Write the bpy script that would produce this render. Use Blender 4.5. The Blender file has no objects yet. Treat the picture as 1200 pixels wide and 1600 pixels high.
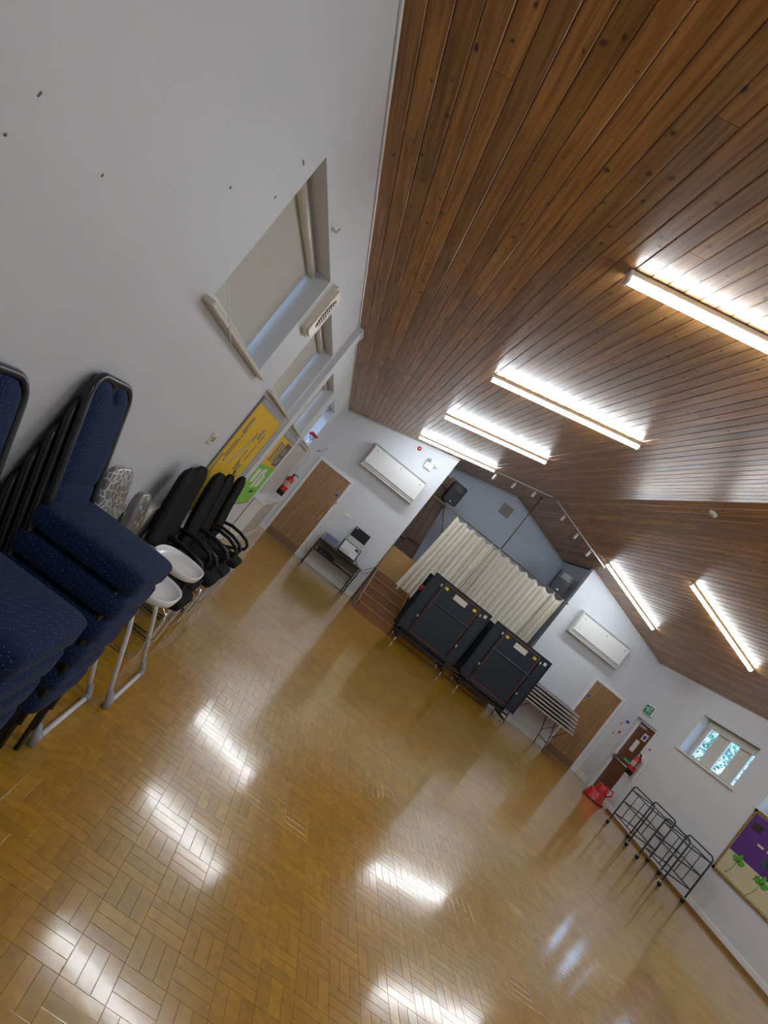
import bpy, math, random
from mathutils import Vector, Matrix
random.seed(7)
PI = math.pi
S = bpy.context.scene
COL = S.collection
# ------------------------------------------------------------------ camera
CX, CH = 0.9549, 1.6860
yaw, pitch, roll = math.radians(4.6523), math.radians(1.2549), math.radians(38.5473)
fwd = Vector((math.sin(yaw)*math.cos(pitch), math.cos(yaw)*math.cos(pitch), math.sin(pitch)))
rgt = Vector((math.cos(yaw), -math.sin(yaw), 0)); upv = rgt.cross(fwd)
cxa = rgt*math.cos(roll) + upv*math.sin(roll); cya = upv*math.cos(roll) - rgt*math.sin(roll); cza = -fwd
cam = bpy.data.cameras.new('camera'); co = bpy.data.objects.new('camera', cam); COL.objects.link(co)
co.matrix_world = Matrix(((cxa.x, cya.x, cza.x, CX), (cxa.y, cya.y, cza.y, 0), (cxa.z, cya.z, cza.z, CH), (0, 0, 0, 1)))
cam.sensor_fit = 'VERTICAL'; cam.sensor_height = 32; cam.lens = 946.58/1600*32; cam.clip_start = 0.02; cam.clip_end = 200
S.camera = co
# ------------------------------------------------------------------ sky and exposure
W_ = bpy.data.worlds.new('sky'); S.world = W_; W_.use_nodes = True
bg = W_.node_tree.nodes['Background']; bg.inputs[0].default_value = (0.42, 0.66, 1.0, 1); bg.inputs[1].default_value = 1.3
S.view_settings.view_transform = 'Standard'; S.view_settings.look = 'None'
S.view_settings.gamma = 1; S.view_settings.use_curve_mapping = False
S.view_settings.exposure = 1.48
TUBE = 22.0          # radiance of the fluorescent tubes
# ------------------------------------------------------------------ room numbers
D, W, He, Hr = 13.60, 9.404, 3.2705, 4.5242
SL = (Hr-He)/(W/2); YB = -1.7; SX0, SX1 = 2.68, 6.72; YS = 15.54; SZ = 0.92
def cz(x): return He + SL*x if x <= W/2 else He + SL*(W-x)
# ------------------------------------------------------------------ materials
MATS = {}
def new_mat(name):
    m = bpy.data.materials.new(name); m.use_nodes = True
    return m, m.node_tree.nodes, m.node_tree.links, m.node_tree.nodes['Principled BSDF']
def mat(name, col, rough=.5, metal=0, var=.06, scale=14, bump=0.0, bscale=60, coat=0, emit=None, es=0, alpha=1, trans=0, spec=None):
    if name in MATS: return MATS[name]
    m, N, L, b = new_mat(name)
    tc = N.new('ShaderNodeTexCoord'); no = N.new('ShaderNodeTexNoise'); no.inputs['Scale'].default_value = scale; no.inputs['Detail'].default_value = 3
    L.new(tc.outputs['Object'], no.inputs['Vector'])
    rp = N.new('ShaderNodeMapRange'); rp.inputs['To Min'].default_value = 1-var; rp.inputs['To Max'].default_value = 1+var
    L.new(no.outputs['Fac'], rp.inputs['Value'])
    hs = N.new('ShaderNodeHueSaturation'); hs.inputs['Color'].default_value = (*col, 1); L.new(rp.outputs[0], hs.inputs['Value'])
    L.new(hs.outputs[0], b.inputs['Base Color'])
    b.inputs['Roughness'].default_value = rough; b.inputs['Metallic'].default_value = metal; b.inputs['Coat Weight'].default_value = coat
    if spec is not None: b.inputs['Specular IOR Level'].default_value = spec
    if emit: b.inputs['Emission Color'].default_value = (*emit, 1); b.inputs['Emission Strength'].default_value = es
    if alpha < 1: b.inputs['Alpha'].default_value = alpha
    if trans: b.inputs['Transmission Weight'].default_value = trans
    if bump:
        n2 = N.new('ShaderNodeTexNoise'); n2.inputs['Scale'].default_value = bscale; n2.inputs['Detail'].default_value = 4
        L.new(tc.outputs['Object'], n2.inputs['Vector'])
        bp = N.new('ShaderNodeBump'); bp.inputs['Strength'].default_value = bump; bp.inputs['Distance'].default_value = .01
        L.new(n2.outputs['Fac'], bp.inputs['Height']); L.new(bp.outputs[0], b.inputs['Normal'])
    MATS[name] = m; return m
def pine_mat():
    m, N, L, b = new_mat('varnished pine')
    g = N.new('ShaderNodeNewGeometry'); oi = N.new('ShaderNodeObjectInfo')
    mp = N.new('ShaderNodeMapping'); mp.inputs['Scale'].default_value = (28, 1.1, 28)
    ad = N.new('ShaderNodeVectorMath'); ad.operation = 'ADD'; sc = N.new('ShaderNodeVectorMath'); sc.operation = 'SCALE'; sc.inputs['Scale'].default_value = 37
    cb = N.new('ShaderNodeCombineXYZ'); L.new(oi.outputs['Random'], cb.inputs[0]); L.new(oi.outputs['Random'], cb.inputs[1]); L.new(cb.outputs[0], sc.inputs[0])
    L.new(g.outputs['Position'], ad.inputs[0]); L.new(sc.outputs[0], ad.inputs[1]); L.new(ad.outputs[0], mp.inputs['Vector'])
    gr = N.new('ShaderNodeTexNoise'); gr.inputs['Scale'].default_value = 1.6; gr.inputs['Detail'].default_value = 5; gr.inputs['Distortion'].default_value = .6
    L.new(mp.outputs[0], gr.inputs['Vector'])
    cr = N.new('ShaderNodeValToRGB'); e = cr.color_ramp.elements
    e[0].position = .36; e[0].color = (.24, .105, .030, 1); e[1].position = .66; e[1].color = (.45, .23, .072, 1)
    L.new(gr.outputs['Fac'], cr.inputs[0])
    # per board tone
    vr = N.new('ShaderNodeMapRange'); vr.inputs['To Min'].default_value = .78; vr.inputs['To Max'].default_value = 1.22; L.new(oi.outputs['Random'], vr.inputs['Value'])
    hs = N.new('ShaderNodeHueSaturation'); L.new(cr.outputs[0], hs.inputs['Color']); L.new(vr.outputs[0], hs.inputs['Value'])
    # knots
    vo = N.new('ShaderNodeTexVoronoi'); vo.inputs['Scale'].default_value = 8.5; km = N.new('ShaderNodeMapping'); km.inputs['Scale'].default_value = (1.35, .85, .3)
    L.new(ad.outputs[0], km.inputs['Vector']); L.new(km.outputs[0], vo.inputs['Vector'])
    kr = N.new('ShaderNodeMapRange'); kr.inputs['From Min'].default_value = .07; kr.inputs['From Max'].default_value = .17; kr.inputs['To Min'].default_value = 1; kr.inputs['To Max'].default_value = 0
    L.new(vo.outputs['Distance'], kr.inputs['Value']); vsp = N.new('ShaderNodeSeparateColor'); L.new(vo.outputs['Color'], vsp.inputs[0]); vm = N.new('ShaderNodeMapRange'); vm.inputs['To Min'].default_value = .09; vm.inputs['To Max'].default_value = .21; L.new(vsp.outputs[1], vm.inputs['Value']); L.new(vm.outputs[0], kr.inputs['From Max'])
    kn = N.new('ShaderNodeTexNoise'); kn.inputs['Scale'].default_value = 30; kd = N.new('ShaderNodeVectorMath'); kd.operation = 'MULTIPLY_ADD'; kd.inputs[1].default_value = (.035, .035, .035); L.new(g.outputs['Position'], kn.inputs['Vector']); L.new(kn.outputs['Color'], kd.inputs[0]); L.new(ad.outputs[0], kd.inputs[2]); L.new(kd.outputs[0], km.inputs['Vector'])
    sp = N.new('ShaderNodeSeparateColor'); L.new(vo.outputs['Color'], sp.inputs[0])
    th = N.new('ShaderNodeMath'); th.operation = 'GREATER_THAN'; th.inputs[1].default_value = .12; L.new(sp.outputs[0], th.inputs[0])
    ml = N.new('ShaderNodeMath'); ml.operation = 'MULTIPLY'; L.new(kr.outputs[0], ml.inputs[0]); L.new(th.outputs[0], ml.inputs[1])
    mx = N.new('ShaderNodeMixRGB'); mx.inputs[2].default_value = (.045, .016, .006, 1); L.new(ml.outputs[0], mx.inputs[0]); L.new(hs.outputs[0], mx.inputs[1])
    L.new(mx.outputs[0], b.inputs['Base Color'])
    b.inputs['Roughness'].default_value = .34; b.inputs['Coat Weight'].default_value = .15; b.inputs['Coat Roughness'].default_value = .25
    bp = N.new('ShaderNodeBump'); bp.inputs['Strength'].default_value = .25; bp.inputs['Distance'].default_value = .004
    L.new(gr.outputs['Fac'], bp.inputs['Height']); L.new(bp.outputs[0], b.inputs['Normal'])
    MATS['pine'] = m; return m
def parquet_mat(key='parquet', vv=.11):
    m, N, L, b = new_mat('varnished parquet')
    g = N.new('ShaderNodeNewGeometry'); oi = N.new('ShaderNodeObjectInfo')
    sm = N.new('ShaderNodeMath'); L.new(g.outputs['Random Per Island'], sm.inputs[0]); L.new(oi.outputs['Random'], sm.inputs[1])
    fr = N.new('ShaderNodeMath'); fr.operation = 'FRACT'; L.new(sm.outputs[0], fr.inputs[0])
    gr = N.new('ShaderNodeTexNoise'); gr.inputs['Scale'].default_value = 22 if vv else 5; gr.inputs['Detail'].default_value = 5 if vv else 1; L.new(g.outputs['Position'], gr.inputs['Vector'])
    big = N.new('ShaderNodeTexNoise'); big.inputs['Scale'].default_value = .7; L.new(g.outputs['Position'], big.inputs['Vector'])
    cr = N.new('ShaderNodeValToRGB'); e = cr.color_ramp.elements
    e[0].position = .25; e[0].color = (.36, .185, .010, 1); e[1].position = .8; e[1].color = (.52, .285, .018, 1)
    L.new(gr.outputs['Fac'], cr.inputs[0])
    v1 = N.new('ShaderNodeMapRange'); v1.inputs['To Min'].default_value = 1-vv; v1.inputs['To Max'].default_value = 1+vv; L.new(fr.outputs[0], v1.inputs['Value'])
    v2 = N.new('ShaderNodeMapRange'); v2.inputs['To Min'].default_value = .8; v2.inputs['To Max'].default_value = 1.2; L.new(big.outputs['Fac'], v2.inputs['Value'])
    mm = N.new('ShaderNodeMath'); mm.operation = 'MULTIPLY'; L.new(v1.outputs[0], mm.inputs[0]); L.new(v2.outputs[0], mm.inputs[1])
    hs = N.new('ShaderNodeHueSaturation'); L.new(cr.outputs[0], hs.inputs['Color']); L.new(mm.outputs[0], hs.inputs['Value'])
    L.new(hs.outputs[0], b.inputs['Base Color'])
    b.inputs['Roughness'].default_value = .285; b.inputs['Specular IOR Level'].default_value = .35
    b.inputs['Coat Weight'].default_value = .9; b.inputs['Coat Roughness'].default_value = .11
    n2 = N.new('ShaderNodeTexNoise'); n2.inputs['Scale'].default_value = 16; n2.inputs['Detail'].default_value = 3; L.new(g.outputs['Position'], n2.inputs['Vector'])
    bp = N.new('ShaderNodeBump'); bp.inputs['Strength'].default_value = .10 if vv else .03; bp.inputs['Distance'].default_value = .003; n2.inputs['Scale'].default_value = 16 if vv else 4; n2.inputs['Detail'].default_value = 3 if vv else 0
    L.new(n2.outputs['Fac'], bp.inputs['Height']); L.new(bp.outputs[0], b.inputs['Normal']); L.new(bp.outputs[0], b.inputs['Coat Normal'])
    MATS[key] = m; return m
def wood_mat(name, c0, c1, axis=2, rough=.4, sc=2.0):
    if name in MATS: return MATS[name]
    m, N, L, b = new_mat(name)
    tc = N.new('ShaderNodeTexCoord'); mp = N.new('ShaderNodeMapping'); s = [18, 18, 18]; s[axis] = 1.0; mp.inputs['Scale'].default_value = s
    L.new(tc.outputs['Object'], mp.inputs['Vector']); gr = N.new('ShaderNodeTexNoise'); gr.inputs['Scale'].default_value = sc; gr.inputs['Detail'].default_value = 5; gr.inputs['Distortion'].default_value = .4
    L.new(mp.outputs[0], gr.inputs['Vector']); cr = N.new('ShaderNodeValToRGB'); e = cr.color_ramp.elements
    e[0].position = .3; e[0].color = (*c0, 1); e[1].position = .7; e[1].color = (*c1, 1); L.new(gr.outputs['Fac'], cr.inputs[0])
    L.new(cr.outputs[0], b.inputs['Base Color']); b.inputs['Roughness'].default_value = rough
    MATS[name] = m; return m
def dotted_fabric(name, base, dot, scale=62):
    m, N, L, b = new_mat(name)
    tc = N.new('ShaderNodeTexCoord'); vo = N.new('ShaderNodeTexVoronoi'); vo.inputs['Scale'].default_value = scale; vo.inputs['Randomness'].default_value = .0
    mp = N.new('ShaderNodeMapping'); mp.inputs['Rotation'].default_value = (0.3, .5, .7); L.new(tc.outputs['Object'], mp.inputs['Vector']); L.new(mp.outputs[0], vo.inputs['Vector'])
    r = N.new('ShaderNodeMapRange'); r.inputs['From Min'].default_value = .12; r.inputs['From Max'].default_value = .2; r.inputs['To Min'].default_value = .8; r.inputs['To Max'].default_value = 0
    L.new(vo.outputs['Distance'], r.inputs['Value']); mx = N.new('ShaderNodeMixRGB'); mx.inputs[1].default_value = (*base, 1); mx.inputs[2].default_value = (*dot, 1)
    L.new(r.outputs[0], mx.inputs[0]); L.new(mx.outputs[0], b.inputs['Base Color']); b.inputs['Roughness'].default_value = .85
    b.inputs['Sheen Weight'].default_value = .04; b.inputs['Specular IOR Level'].default_value = .25
    no = N.new('ShaderNodeTexNoise'); no.inputs['Scale'].default_value = 420; L.new(tc.outputs['Object'], no.inputs['Vector'])
    bp = N.new('ShaderNodeBump'); bp.inputs['Strength'].default_value = .35; bp.inputs['Distance'].default_value = .003; L.new(no.outputs['Fac'], bp.inputs['Height']); L.new(bp.outputs[0], b.inputs['Normal'])
    return m
def pattern_vinyl(name, stars):
    m, N, L, b = new_mat(name)
    tc = N.new('ShaderNodeTexCoord'); vo = N.new('ShaderNodeTexVoronoi'); vo.inputs['Scale'].default_value = 26 if not stars else 14
    vo.feature = 'DISTANCE_TO_EDGE' if not stars else 'F1'
    L.new(tc.outputs['Object'], vo.inputs['Vector']); r = N.new('ShaderNodeMapRange'); r.inputs['From Min'].default_value = .04; r.inputs['From Max'].default_value = .09
    if stars: r.inputs['From Min'].default_value = .16; r.inputs['From Max'].default_value = .2
    r.inputs['To Min'].default_value = 1; r.inputs['To Max'].default_value = 0; L.new(vo.outputs['Distance'], r.inputs['Value'])
    mx = N.new('ShaderNodeMixRGB'); mx.inputs[1].default_value = (.16, .155, .15, 1); mx.inputs[2].default_value = (.62, .62, .6, 1)
    L.new(r.outputs[0], mx.inputs[0]); L.new(mx.outputs[0], b.inputs['Base Color']); b.inputs['Roughness'].default_value = .3; b.inputs['Coat Weight'].default_value = .5
    return m
PINE = pine_mat(); PARQ = parquet_mat(); PARQ2 = parquet_mat('far parquet', .0)
WALL = mat('white painted plaster', (.675, .70, .74), .55, var=.03, scale=1.3, bump=.12, bscale=7)
WALLE = WALL
STAGEW = mat('blue grey painted plaster', (.50, .55, .64), .7, var=.03)
GLOSS = mat('white gloss paint', (.82, .82, .80), .25, var=.02)
CREAM = mat('cream gloss paint', (.66, .63, .55), .35, var=.04)
CREAMP = mat('cream plastic', (.74, .70, .58), .4, var=.03)
WPLAST = mat('white plastic', (.8, .8, .8), .3, var=.02)
GREYP = mat('grey plastic', (.34, .35, .38), .5)
BLACKP = mat('black plastic', (.010, .010, .012), .42, spec=.3)
BLACKM = mat('black painted steel', (.014, .015, .017), .3)
CHROME = mat('chrome', (.8, .8, .8), .12, 1, var=.01)
STEEL = mat('brushed steel', (.6, .6, .6), .3, 1)
WSTEEL = mat('white painted steel', (.72, .72, .76), .35)
NAVYM = mat('navy painted steel', (.035, .05, .075), .35)
OAK = wood_mat('oak veneer', (.27, .145, .06), (.40, .235, .11), 2, .35)
MAHO = wood_mat('dark mahogany veneer', (.11, .04, .018), (.19, .075, .03), 2, .3)
STAIRW = wood_mat('brown stained stair timber', (.17, .07, .022), (.28, .125, .04), 0, .35)
STAIRN = wood_mat('pale worn stair edge', (.40, .24, .11), (.55, .36, .18), 0, .4)
HARD = mat('tan hardboard', (.42, .24, .09), .6, var=.05)
BROWNB = wood_mat('brown stained boards', (.10, .065, .042), (.17, .11, .072), 2, .6)
CANVAS = mat('cream curtain cotton', (.70, .67, .56), .9, var=.07, scale=5)
BLUEF = dotted_fabric('navy dotted fabric', (.007, .016, .066), (.15, .20, .40), 95)
BLACKF = mat('black woven fabric', (.010, .010, .011), .9, bump=.3, bscale=300, spec=.2)
TTBLUE = mat('dark navy table board', (.012, .022, .036), .45)
TTRED = mat('red brown edge trim', (.30, .09, .06), .4)
YEL = mat('yellow sticker', (.75, .68, .02), .5)
PAPER = mat('white paper', (.78, .77, .74), .7)
RED = mat('red gloss enamel', (.52, .012, .014), .25, coat=.4)
YBACK = mat('yellow backing paper', (.80, .50, .005), .75, var=.1, scale=9)
GBACK = mat('lime green backing paper', (.22, .55, .05), .75, var=.1, scale=9)
BLIND = mat('grey blind fabric', (.60, .60, .54), .85, var=.05)
DIFF, N_, L_, b_ = new_mat('lit tube diffuser'); b_.inputs['Base Color'].default_value = (.9, .9, .9, 1)
b_.inputs['Emission Color'].default_value = (.86, .935, 1.0, 1); b_.inputs['Emission Strength'].default_value = TUBE
GLASS, N_, L_, b_ = new_mat('window glass'); b_.inputs['Transmission Weight'].default_value = 1; b_.inputs['Roughness'].default_value = 0; b_.inputs['IOR'].default_value = 1.02; b_.inputs['Base Color'].default_value = (.93, .98, 1, 1)
# ------------------------------------------------------------------ mesh building
class MB:
    def __init__(s): s.v = []; s.f = []; s.sm = []
    def add(s, vs, fs, smooth=False):
        n = len(s.v); s.v += [tuple(p) for p in vs]; s.f += [tuple(i+n for i in f) for f in fs]; s.sm += [smooth]*len(fs); return s
    def box(s, x0, x1, y0, y1, z0, z1, M=None):
        vs = [Vector((x, y, z)) for x in (x0, x1) for y in (y0, y1) for z in (z0, z1)]
        if M: vs = [M @ v for v in vs]
        return s.add(vs, [(0, 1, 3, 2), (4, 6, 7, 5), (0, 4, 5, 1), (2, 3, 7, 6), (0, 2, 6, 4), (1, 5, 7, 3)])
    def cbox(s, x0, x1, y0, y1, z0, z1, c=.005, M=None):
        vs = []; idx = {}
        X = (x0, x1); Y = (y0, y1); Z = (z0, z1)
        for i in (0, 1):
            for j in (0, 1):
                for k in (0, 1):
                    sx, sy, sz = (1 if i == 0 else -1)*c, (1 if j == 0 else -1)*c, (1 if k == 0 else -1)*c
                    for a, p in (('x', (X[i], Y[j]+sy, Z[k]+sz)), ('y', (X[i]+sx, Y[j], Z[k]+sz)), ('z', (X[i]+sx, Y[j]+sy, Z[k]))):
                        idx[(i, j, k, a)] = len(vs); vs.append(Vector(p))
        f = []
        for i in (0, 1): f.append([idx[(i, j, k, 'x')] for j, k in ((0, 0), (1, 0), (1, 1), (0, 1))])
        for j in (0, 1): f.append([idx[(i, j, k, 'y')] for i, k in ((0, 0), (1, 0), (1, 1), (0, 1))])
        for k in (0, 1): f.append([idx[(i, j, k, 'z')] for i, j in ((0, 0), (1, 0), (1, 1), (0, 1))])
        for j in (0, 1):
            for k in (0, 1): f.append([idx[(0, j, k, 'y')], idx[(1, j, k, 'y')], idx[(1, j, k, 'z')], idx[(0, j, k, 'z')]])
        for i in (0, 1):
            for k in (0, 1): f.append([idx[(i, 0, k, 'x')], idx[(i, 1, k, 'x')], idx[(i, 1, k, 'z')], idx[(i, 0, k, 'z')]])
        for i in (0, 1):
            for j in (0, 1): f.append([idx[(i, j, 0, 'x')], idx[(i, j, 1, 'x')], idx[(i, j, 1, 'y')], idx[(i, j, 0, 'y')]])
        for i in (0, 1):
            for j in (0, 1):
                for k in (0, 1): f.append([idx[(i, j, k, a)] for a in 'xyz'])
        if M: vs = [M @ v for v in vs]
        return s.add(vs, f)
    def tube(s, pts, r, n=8, closed=False, flat=1.0, radii=None):
        pts = [Vector(p) for p in pts]; m = len(pts); vs = []; prev = None
        for i, p in enumerate(pts):
            a = pts[(i-1) % m] if (closed or i > 0) else p; c = pts[(i+1) % m] if (closed or i < m-1) else p
            t = (c-a).normalized()
            if prev is None:
                q = Vector((0, 0, 1)) if abs(t.z) < .9 else Vector((0, 1, 0)); u = t.cross(q).normalized()
            else:
                u = (prev - t*prev.dot(t)); u = u.normalized() if u.length > 1e-6 else t.orthogonal().normalized()
            prev = u; w = t.cross(u); rr = radii[i] if radii else r
            for k in range(n):
                an = 2*PI*k/n; vs.append(p + u*math.cos(an)*rr + w*math.sin(an)*rr*flat)
        fs = []
        for i in range(m if closed else m-1):
            j = (i+1) % m
            for k in range(n): fs.append((i*n+k, i*n+(k+1) % n, j*n+(k+1) % n, j*n+k))
        s.add(vs, fs, True)
        if not closed:
            b = len(s.v)-len(vs); s.f += [tuple(b+k for k in range(n))[::-1], tuple(b+(m-1)*n+k for k in range(n))]; s.sm += [False, False]
        return s
    def cyl(s, a, b, r, n=16, r2=None): return s.tube([a, b], r, n, radii=[r, r2 if r2 is not None else r])
    def lathe(s, prof, c=(0, 0, 0), n=20, M=None):
        vs = []; fs = []; m = len(prof)
        for i in range(n):
            an = 2*PI*i/n
            for r, z in prof: vs.append(Vector((c[0]+r*math.cos(an), c[1]+r*math.sin(an), c[2]+z)))
        for i in range(n):
            j = (i+1) % n
            for k in range(m-1): fs.append((i*m+k, j*m+k, j*m+k+1, i*m+k+1))
        if M: vs = [M @ v for v in vs]
        return s.add(vs, fs, True)
    def super(s, c, a, e=(.35, .35), nu=28, nv=12, M=None, dome=0.0):
        # rounded cushion: superellipsoid, half sizes a
        def pw(v, k): return math.copysign(abs(v)**k, v)
        vs = []; fs = []
        for i in range(nu):
            for j in range(nv+1):
                u = 2*PI*i/nu; v = -PI/2+PI*j/nv
                cv = pw(math.cos(v), e[1])
                x, y, z = pw(math.cos(u), e[0])*cv, pw(math.sin(u), e[0])*cv, pw(math.sin(v), e[1])
                if dome and z > 0: z += dome*(1-max(abs(x), abs(y))**2)
                vs.append(Vector((c[0]+a[0]*x, c[1]+a[1]*y, c[2]+a[2]*z)))
        for i in range(nu):
            for j in range(nv):
                k = (i+1) % nu; fs.append((i*(nv+1)+j, k*(nv+1)+j, k*(nv+1)+j+1, i*(nv+1)+j+1))
        if M: vs = [M @ v for v in vs]
        return s.add(vs, fs, True)
    def prism(s, poly, o, u, v, w, smooth=False):
        # poly in (a,b): o + a*u + b*v, extruded by vector w
        o, u, v, w = Vector(o), Vector(u), Vector(v), Vector(w); n = len(poly)
        vs = [o+u*a+v*b for a, b in poly] + [o+u*a+v*b+w for a, b in poly]
        fs = [tuple(range(n))[::-1], tuple(range(n, 2*n))] + [(i, (i+1) % n, n+(i+1) % n, n+i) for i in range(n)]
        return s.add(vs, fs, smooth)
    def obj(s, name, m, parent=None, loc=None, rot=None):
        me = bpy.data.meshes.new(name); me.from_pydata(s.v, [], s.f); me.polygons.foreach_set('use_smooth', s.sm); me.materials.append(m); me.update()
        o = bpy.data.objects.new(name, me); COL.objects.link(o)
        if parent: o.parent = parent
        if loc: o.location = loc
        if rot: o.rotation_euler = rot
        return o
def fix_normals(o):
    import bmesh
    b = bmesh.new(); b.from_mesh(o.data); bmesh.ops.recalc_face_normals(b, faces=b.faces); b.to_mesh(o.data); b.free()
def tag(o, label, cat, group=None):
    o['label'] = label; o['category'] = cat
    if group: o['group'] = group
    return o
def thing(name, label, cat, loc=(0, 0, 0), rz=0, group=None):
    o = bpy.data.objects.new(name, None); COL.objects.link(o); o.empty_display_size = .1
    o.location = loc; o.rotation_euler = (0, 0, rz); return tag(o, label, cat, group)
def struct(o): o['kind'] = 'structure'; return o
def sempty(name, loc=(0, 0, 0)):
    o = bpy.data.objects.new(name, None); COL.objects.link(o); o.location = loc; return struct(o)
def dup(root, loc, rz=None, label=None, group=None):
    r = root.copy(); COL.objects.link(r); r.location = loc
    if rz is not None: r.rotation_euler = (0, 0, rz)
    if label: r['label'] = label
    if group: r['group'] = group
    for ch in list(root.children):
        c = ch.copy(); COL.objects.link(c); c.parent = r
        for g in ch.children:
            d = g.copy(); COL.objects.link(d); d.parent = c
    return r
def arc(c, r, a0, a1, n=5): return [(c[0]+r*math.cos(a0+(a1-a0)*i/n), c[1]+r*math.sin(a0+(a1-a0)*i/n)) for i in range(n+1)]
def rrect(x0, x1, y0, y1, r, n=4):
    return arc((x1-r, y1-r), r, 0, PI/2, n)+arc((x0+r, y1-r), r, PI/2, PI, n)+arc((x0+r, y0+r), r, PI, 1.5*PI, n)+arc((x1-r, y0+r), r, 1.5*PI, 2*PI, n)
def text(name, body, size, loc, rot, m, parent):
    c = bpy.data.curves.new(name, 'FONT'); c.body = body; c.size = size; c.extrude = .0008; c.align_x = 'CENTER'; c.align_y = 'CENTER'; c.materials.append(m)
    o = bpy.data.objects.new(name, c); COL.objects.link(o); o.location = loc; o.rotation_euler = rot
    o.parent = parent; return o
def wall_boxes(mb, x0, x1, ya, yb, z0, z1, holes):
    # wall slab along Y with rectangular holes (y0,y1,z0,z1)
    ys = sorted(set([ya, yb]+[h[0] for h in holes]+[h[1] for h in holes]))
    for a, b in zip(ys, ys[1:]):
        cuts = sorted([(h[2], h[3]) for h in holes if h[0] <= a+1e-6 and h[1] >= b-1e-6]); z = z0
        for c0, c1 in cuts:
            if c0 > z+1e-6: mb.box(x0, x1, a, b, z, c0)
            z = c1
        if z < z1-1e-6: mb.box(x0, x1, a, b, z, z1)
# ------------------------------------------------------------------ walls
WIN = [(2.73, 4.33), (5.09, 6.66), (7.50, 9.08), (9.82, 11.40)]; WB, WT = 2.0, 2.81
RWIN = [(9.77, 11.37), (7.50, 9.10), (5.09, 6.66)]; RB, RT = 1.93, 2.77
EX0, EX1 = 12.22, 13.05
m = MB(); wall_boxes(m, -.28, 0, YB-.2, D+.15, -.1, He, [(a, b, WB, WT) for a, b in WIN]); wl = struct(m.obj('wall_left', WALL))
m = MB(); wall_boxes(m, W, W+.30, YB-.2, D+.15, -.1, He, [(a, b, RB, RT) for a, b in RWIN]+[(EX0, EX1, -.1, 1.96)]); wr = struct(m.obj('wall_right', WALL))
# end wall: two gable sections beside the stage opening
m = MB()
for xs in (-1, 1):
    P = [(0, -.1), (SX0, -.1), (SX0, cz(SX0)+.02), (0, He+.02)] if xs < 0 else [(SX1, -.1), (W, -.1), (W, He+.02), (SX1, cz(SX1)+.02)]
    m.prism(P, (0, D, 0), (1, 0, 0), (0, 0, 1), (0, .15, 0))
o = struct(m.obj('wall_end', WALLE)); fix_normals(o)
m = MB(); m.prism([(-.2, -.1), (W+.2, -.1), (W+.2, He), (W/2, Hr+.05), (-.2, He)], (0, YB-.2, 0), (1, 0, 0), (0, 0, 1), (0, .2, 0)); o = struct(m.obj('wall_back', WALL)); fix_normals(o)
m = MB(); m.prism([(SX0-.3, -.1), (SX1+.3, -.1), (SX1+.3, cz(SX1)+.02), (W/2, Hr+.02), (SX0-.3, cz(SX0)+.02)], (0, YS, 0), (1, 0, 0), (0, 0, 1), (0, .15, 0)); o = struct(m.obj('wall_stage_back', STAGEW)); fix_normals(o)
m = MB(); m.box(SX0-.25, SX0-.10, D+.15, YS, -.1, cz(SX0)-.03); struct(m.obj('wall_stage_left', STAGEW))
m = MB(); m.box(SX1+.05, SX1+.20, D+.15, YS, -.1, cz(SX1)-.03); struct(m.obj('wall_stage_right', STAGEW))
# ------------------------------------------------------------------ ceiling with boards
ceil = struct(MB().prism([(-.3, He+.0-.3*SL), (W/2, Hr), (W+.3, He-.3*SL), (W+.3, He+.4), (W/2, Hr+.4), (-.3, He+.4)], (0, YB-.2, 0), (1, 0, 0), (0, 0, 1), (0, YS+.4-YB, 0)).obj('ceiling', mat('dark roof void', (.03, .018, .01), .8)))
fix_normals(ceil)
ceil.location.z = .022
NR = 48; px = (W/2)/NR; ang = math.atan(SL); pw_ = px/math.cos(ang)
for side in (-1, 1):
    for r in range(NR):
        xm = px*(r+.5); xw = xm if side < 0 else W-xm
        yend = YS if (SX0-.05 < xw < SX1+.05) else D+.02
        j = [YB-.05]; y = YB + random.uniform(3.6, 7.2)
        while y < yend-2 and len(j) < 3: j.append(y); y += random.uniform(4.8, 7.5)
        j.append(yend)
        for a, b in zip(j, j[1:]):
            h = pw_/2-.0008; c = .0055; t = .018; dz = random.uniform(0, .0012)
            prof = [(-h, t), (-h, c), (-h+c, 0), (h-c, 0), (h, c), (h, t)]
            mb = MB().prism(prof, (0, -(b-a)/2+.0008, dz), (1, 0, 0), (0, 0, 1), (0, b-a-.0016, 0))
            mb.obj('ceiling_board', PINE, ceil, (xw, (a+b)/2, cz(xw)-.022), (0, -ang if side < 0 else ang, 0))
# ------------------------------------------------------------------ floor with parquet fingers
floor = struct(MB().box(-.3, W+.6, YB-.2, YS+.3, -.12, -.0025).obj('floor', mat('dark joint filler', (.20, .11, .012), .3)))
T = .1733; AX, AY = 1.5593, 2.5695
cells = []
i0 = math.floor((0-AX)/T); i1 = math.ceil((W-AX)/T); j0 = math.floor((YB-AY)/T); j1 = math.ceil((D-AY)/T)
def infr(x, y):
    d = Vector((x-CX, y, -CH)); c = d.dot(fwd)
    if c < .1: return False
    u = 600+946.6*d.dot(cxa)/c; v = 800-946.6*d.dot(cya)/c
    return -20 < u < 1220 and -20 < v < 1620
fing = []
for i in range(i0, i1):
    for j in range(j0, j1):
        x0, y0 = AX+i*T, AY+j*T
        for k in range(3):
            if (i+j) % 2 == 0: r = (x0+k*T/3, x0+(k+1)*T/3, y0, y0+T)
            else: r = (x0, x0+T, y0+k*T/3, y0+(k+1)*T/3)
            r = (max(r[0], 0), min(r[1], W), max(r[2], YB), min(r[3], D))
            if r[1]-r[0] < .012 or r[3]-r[2] < .012: continue
            fing.append(r)
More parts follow.
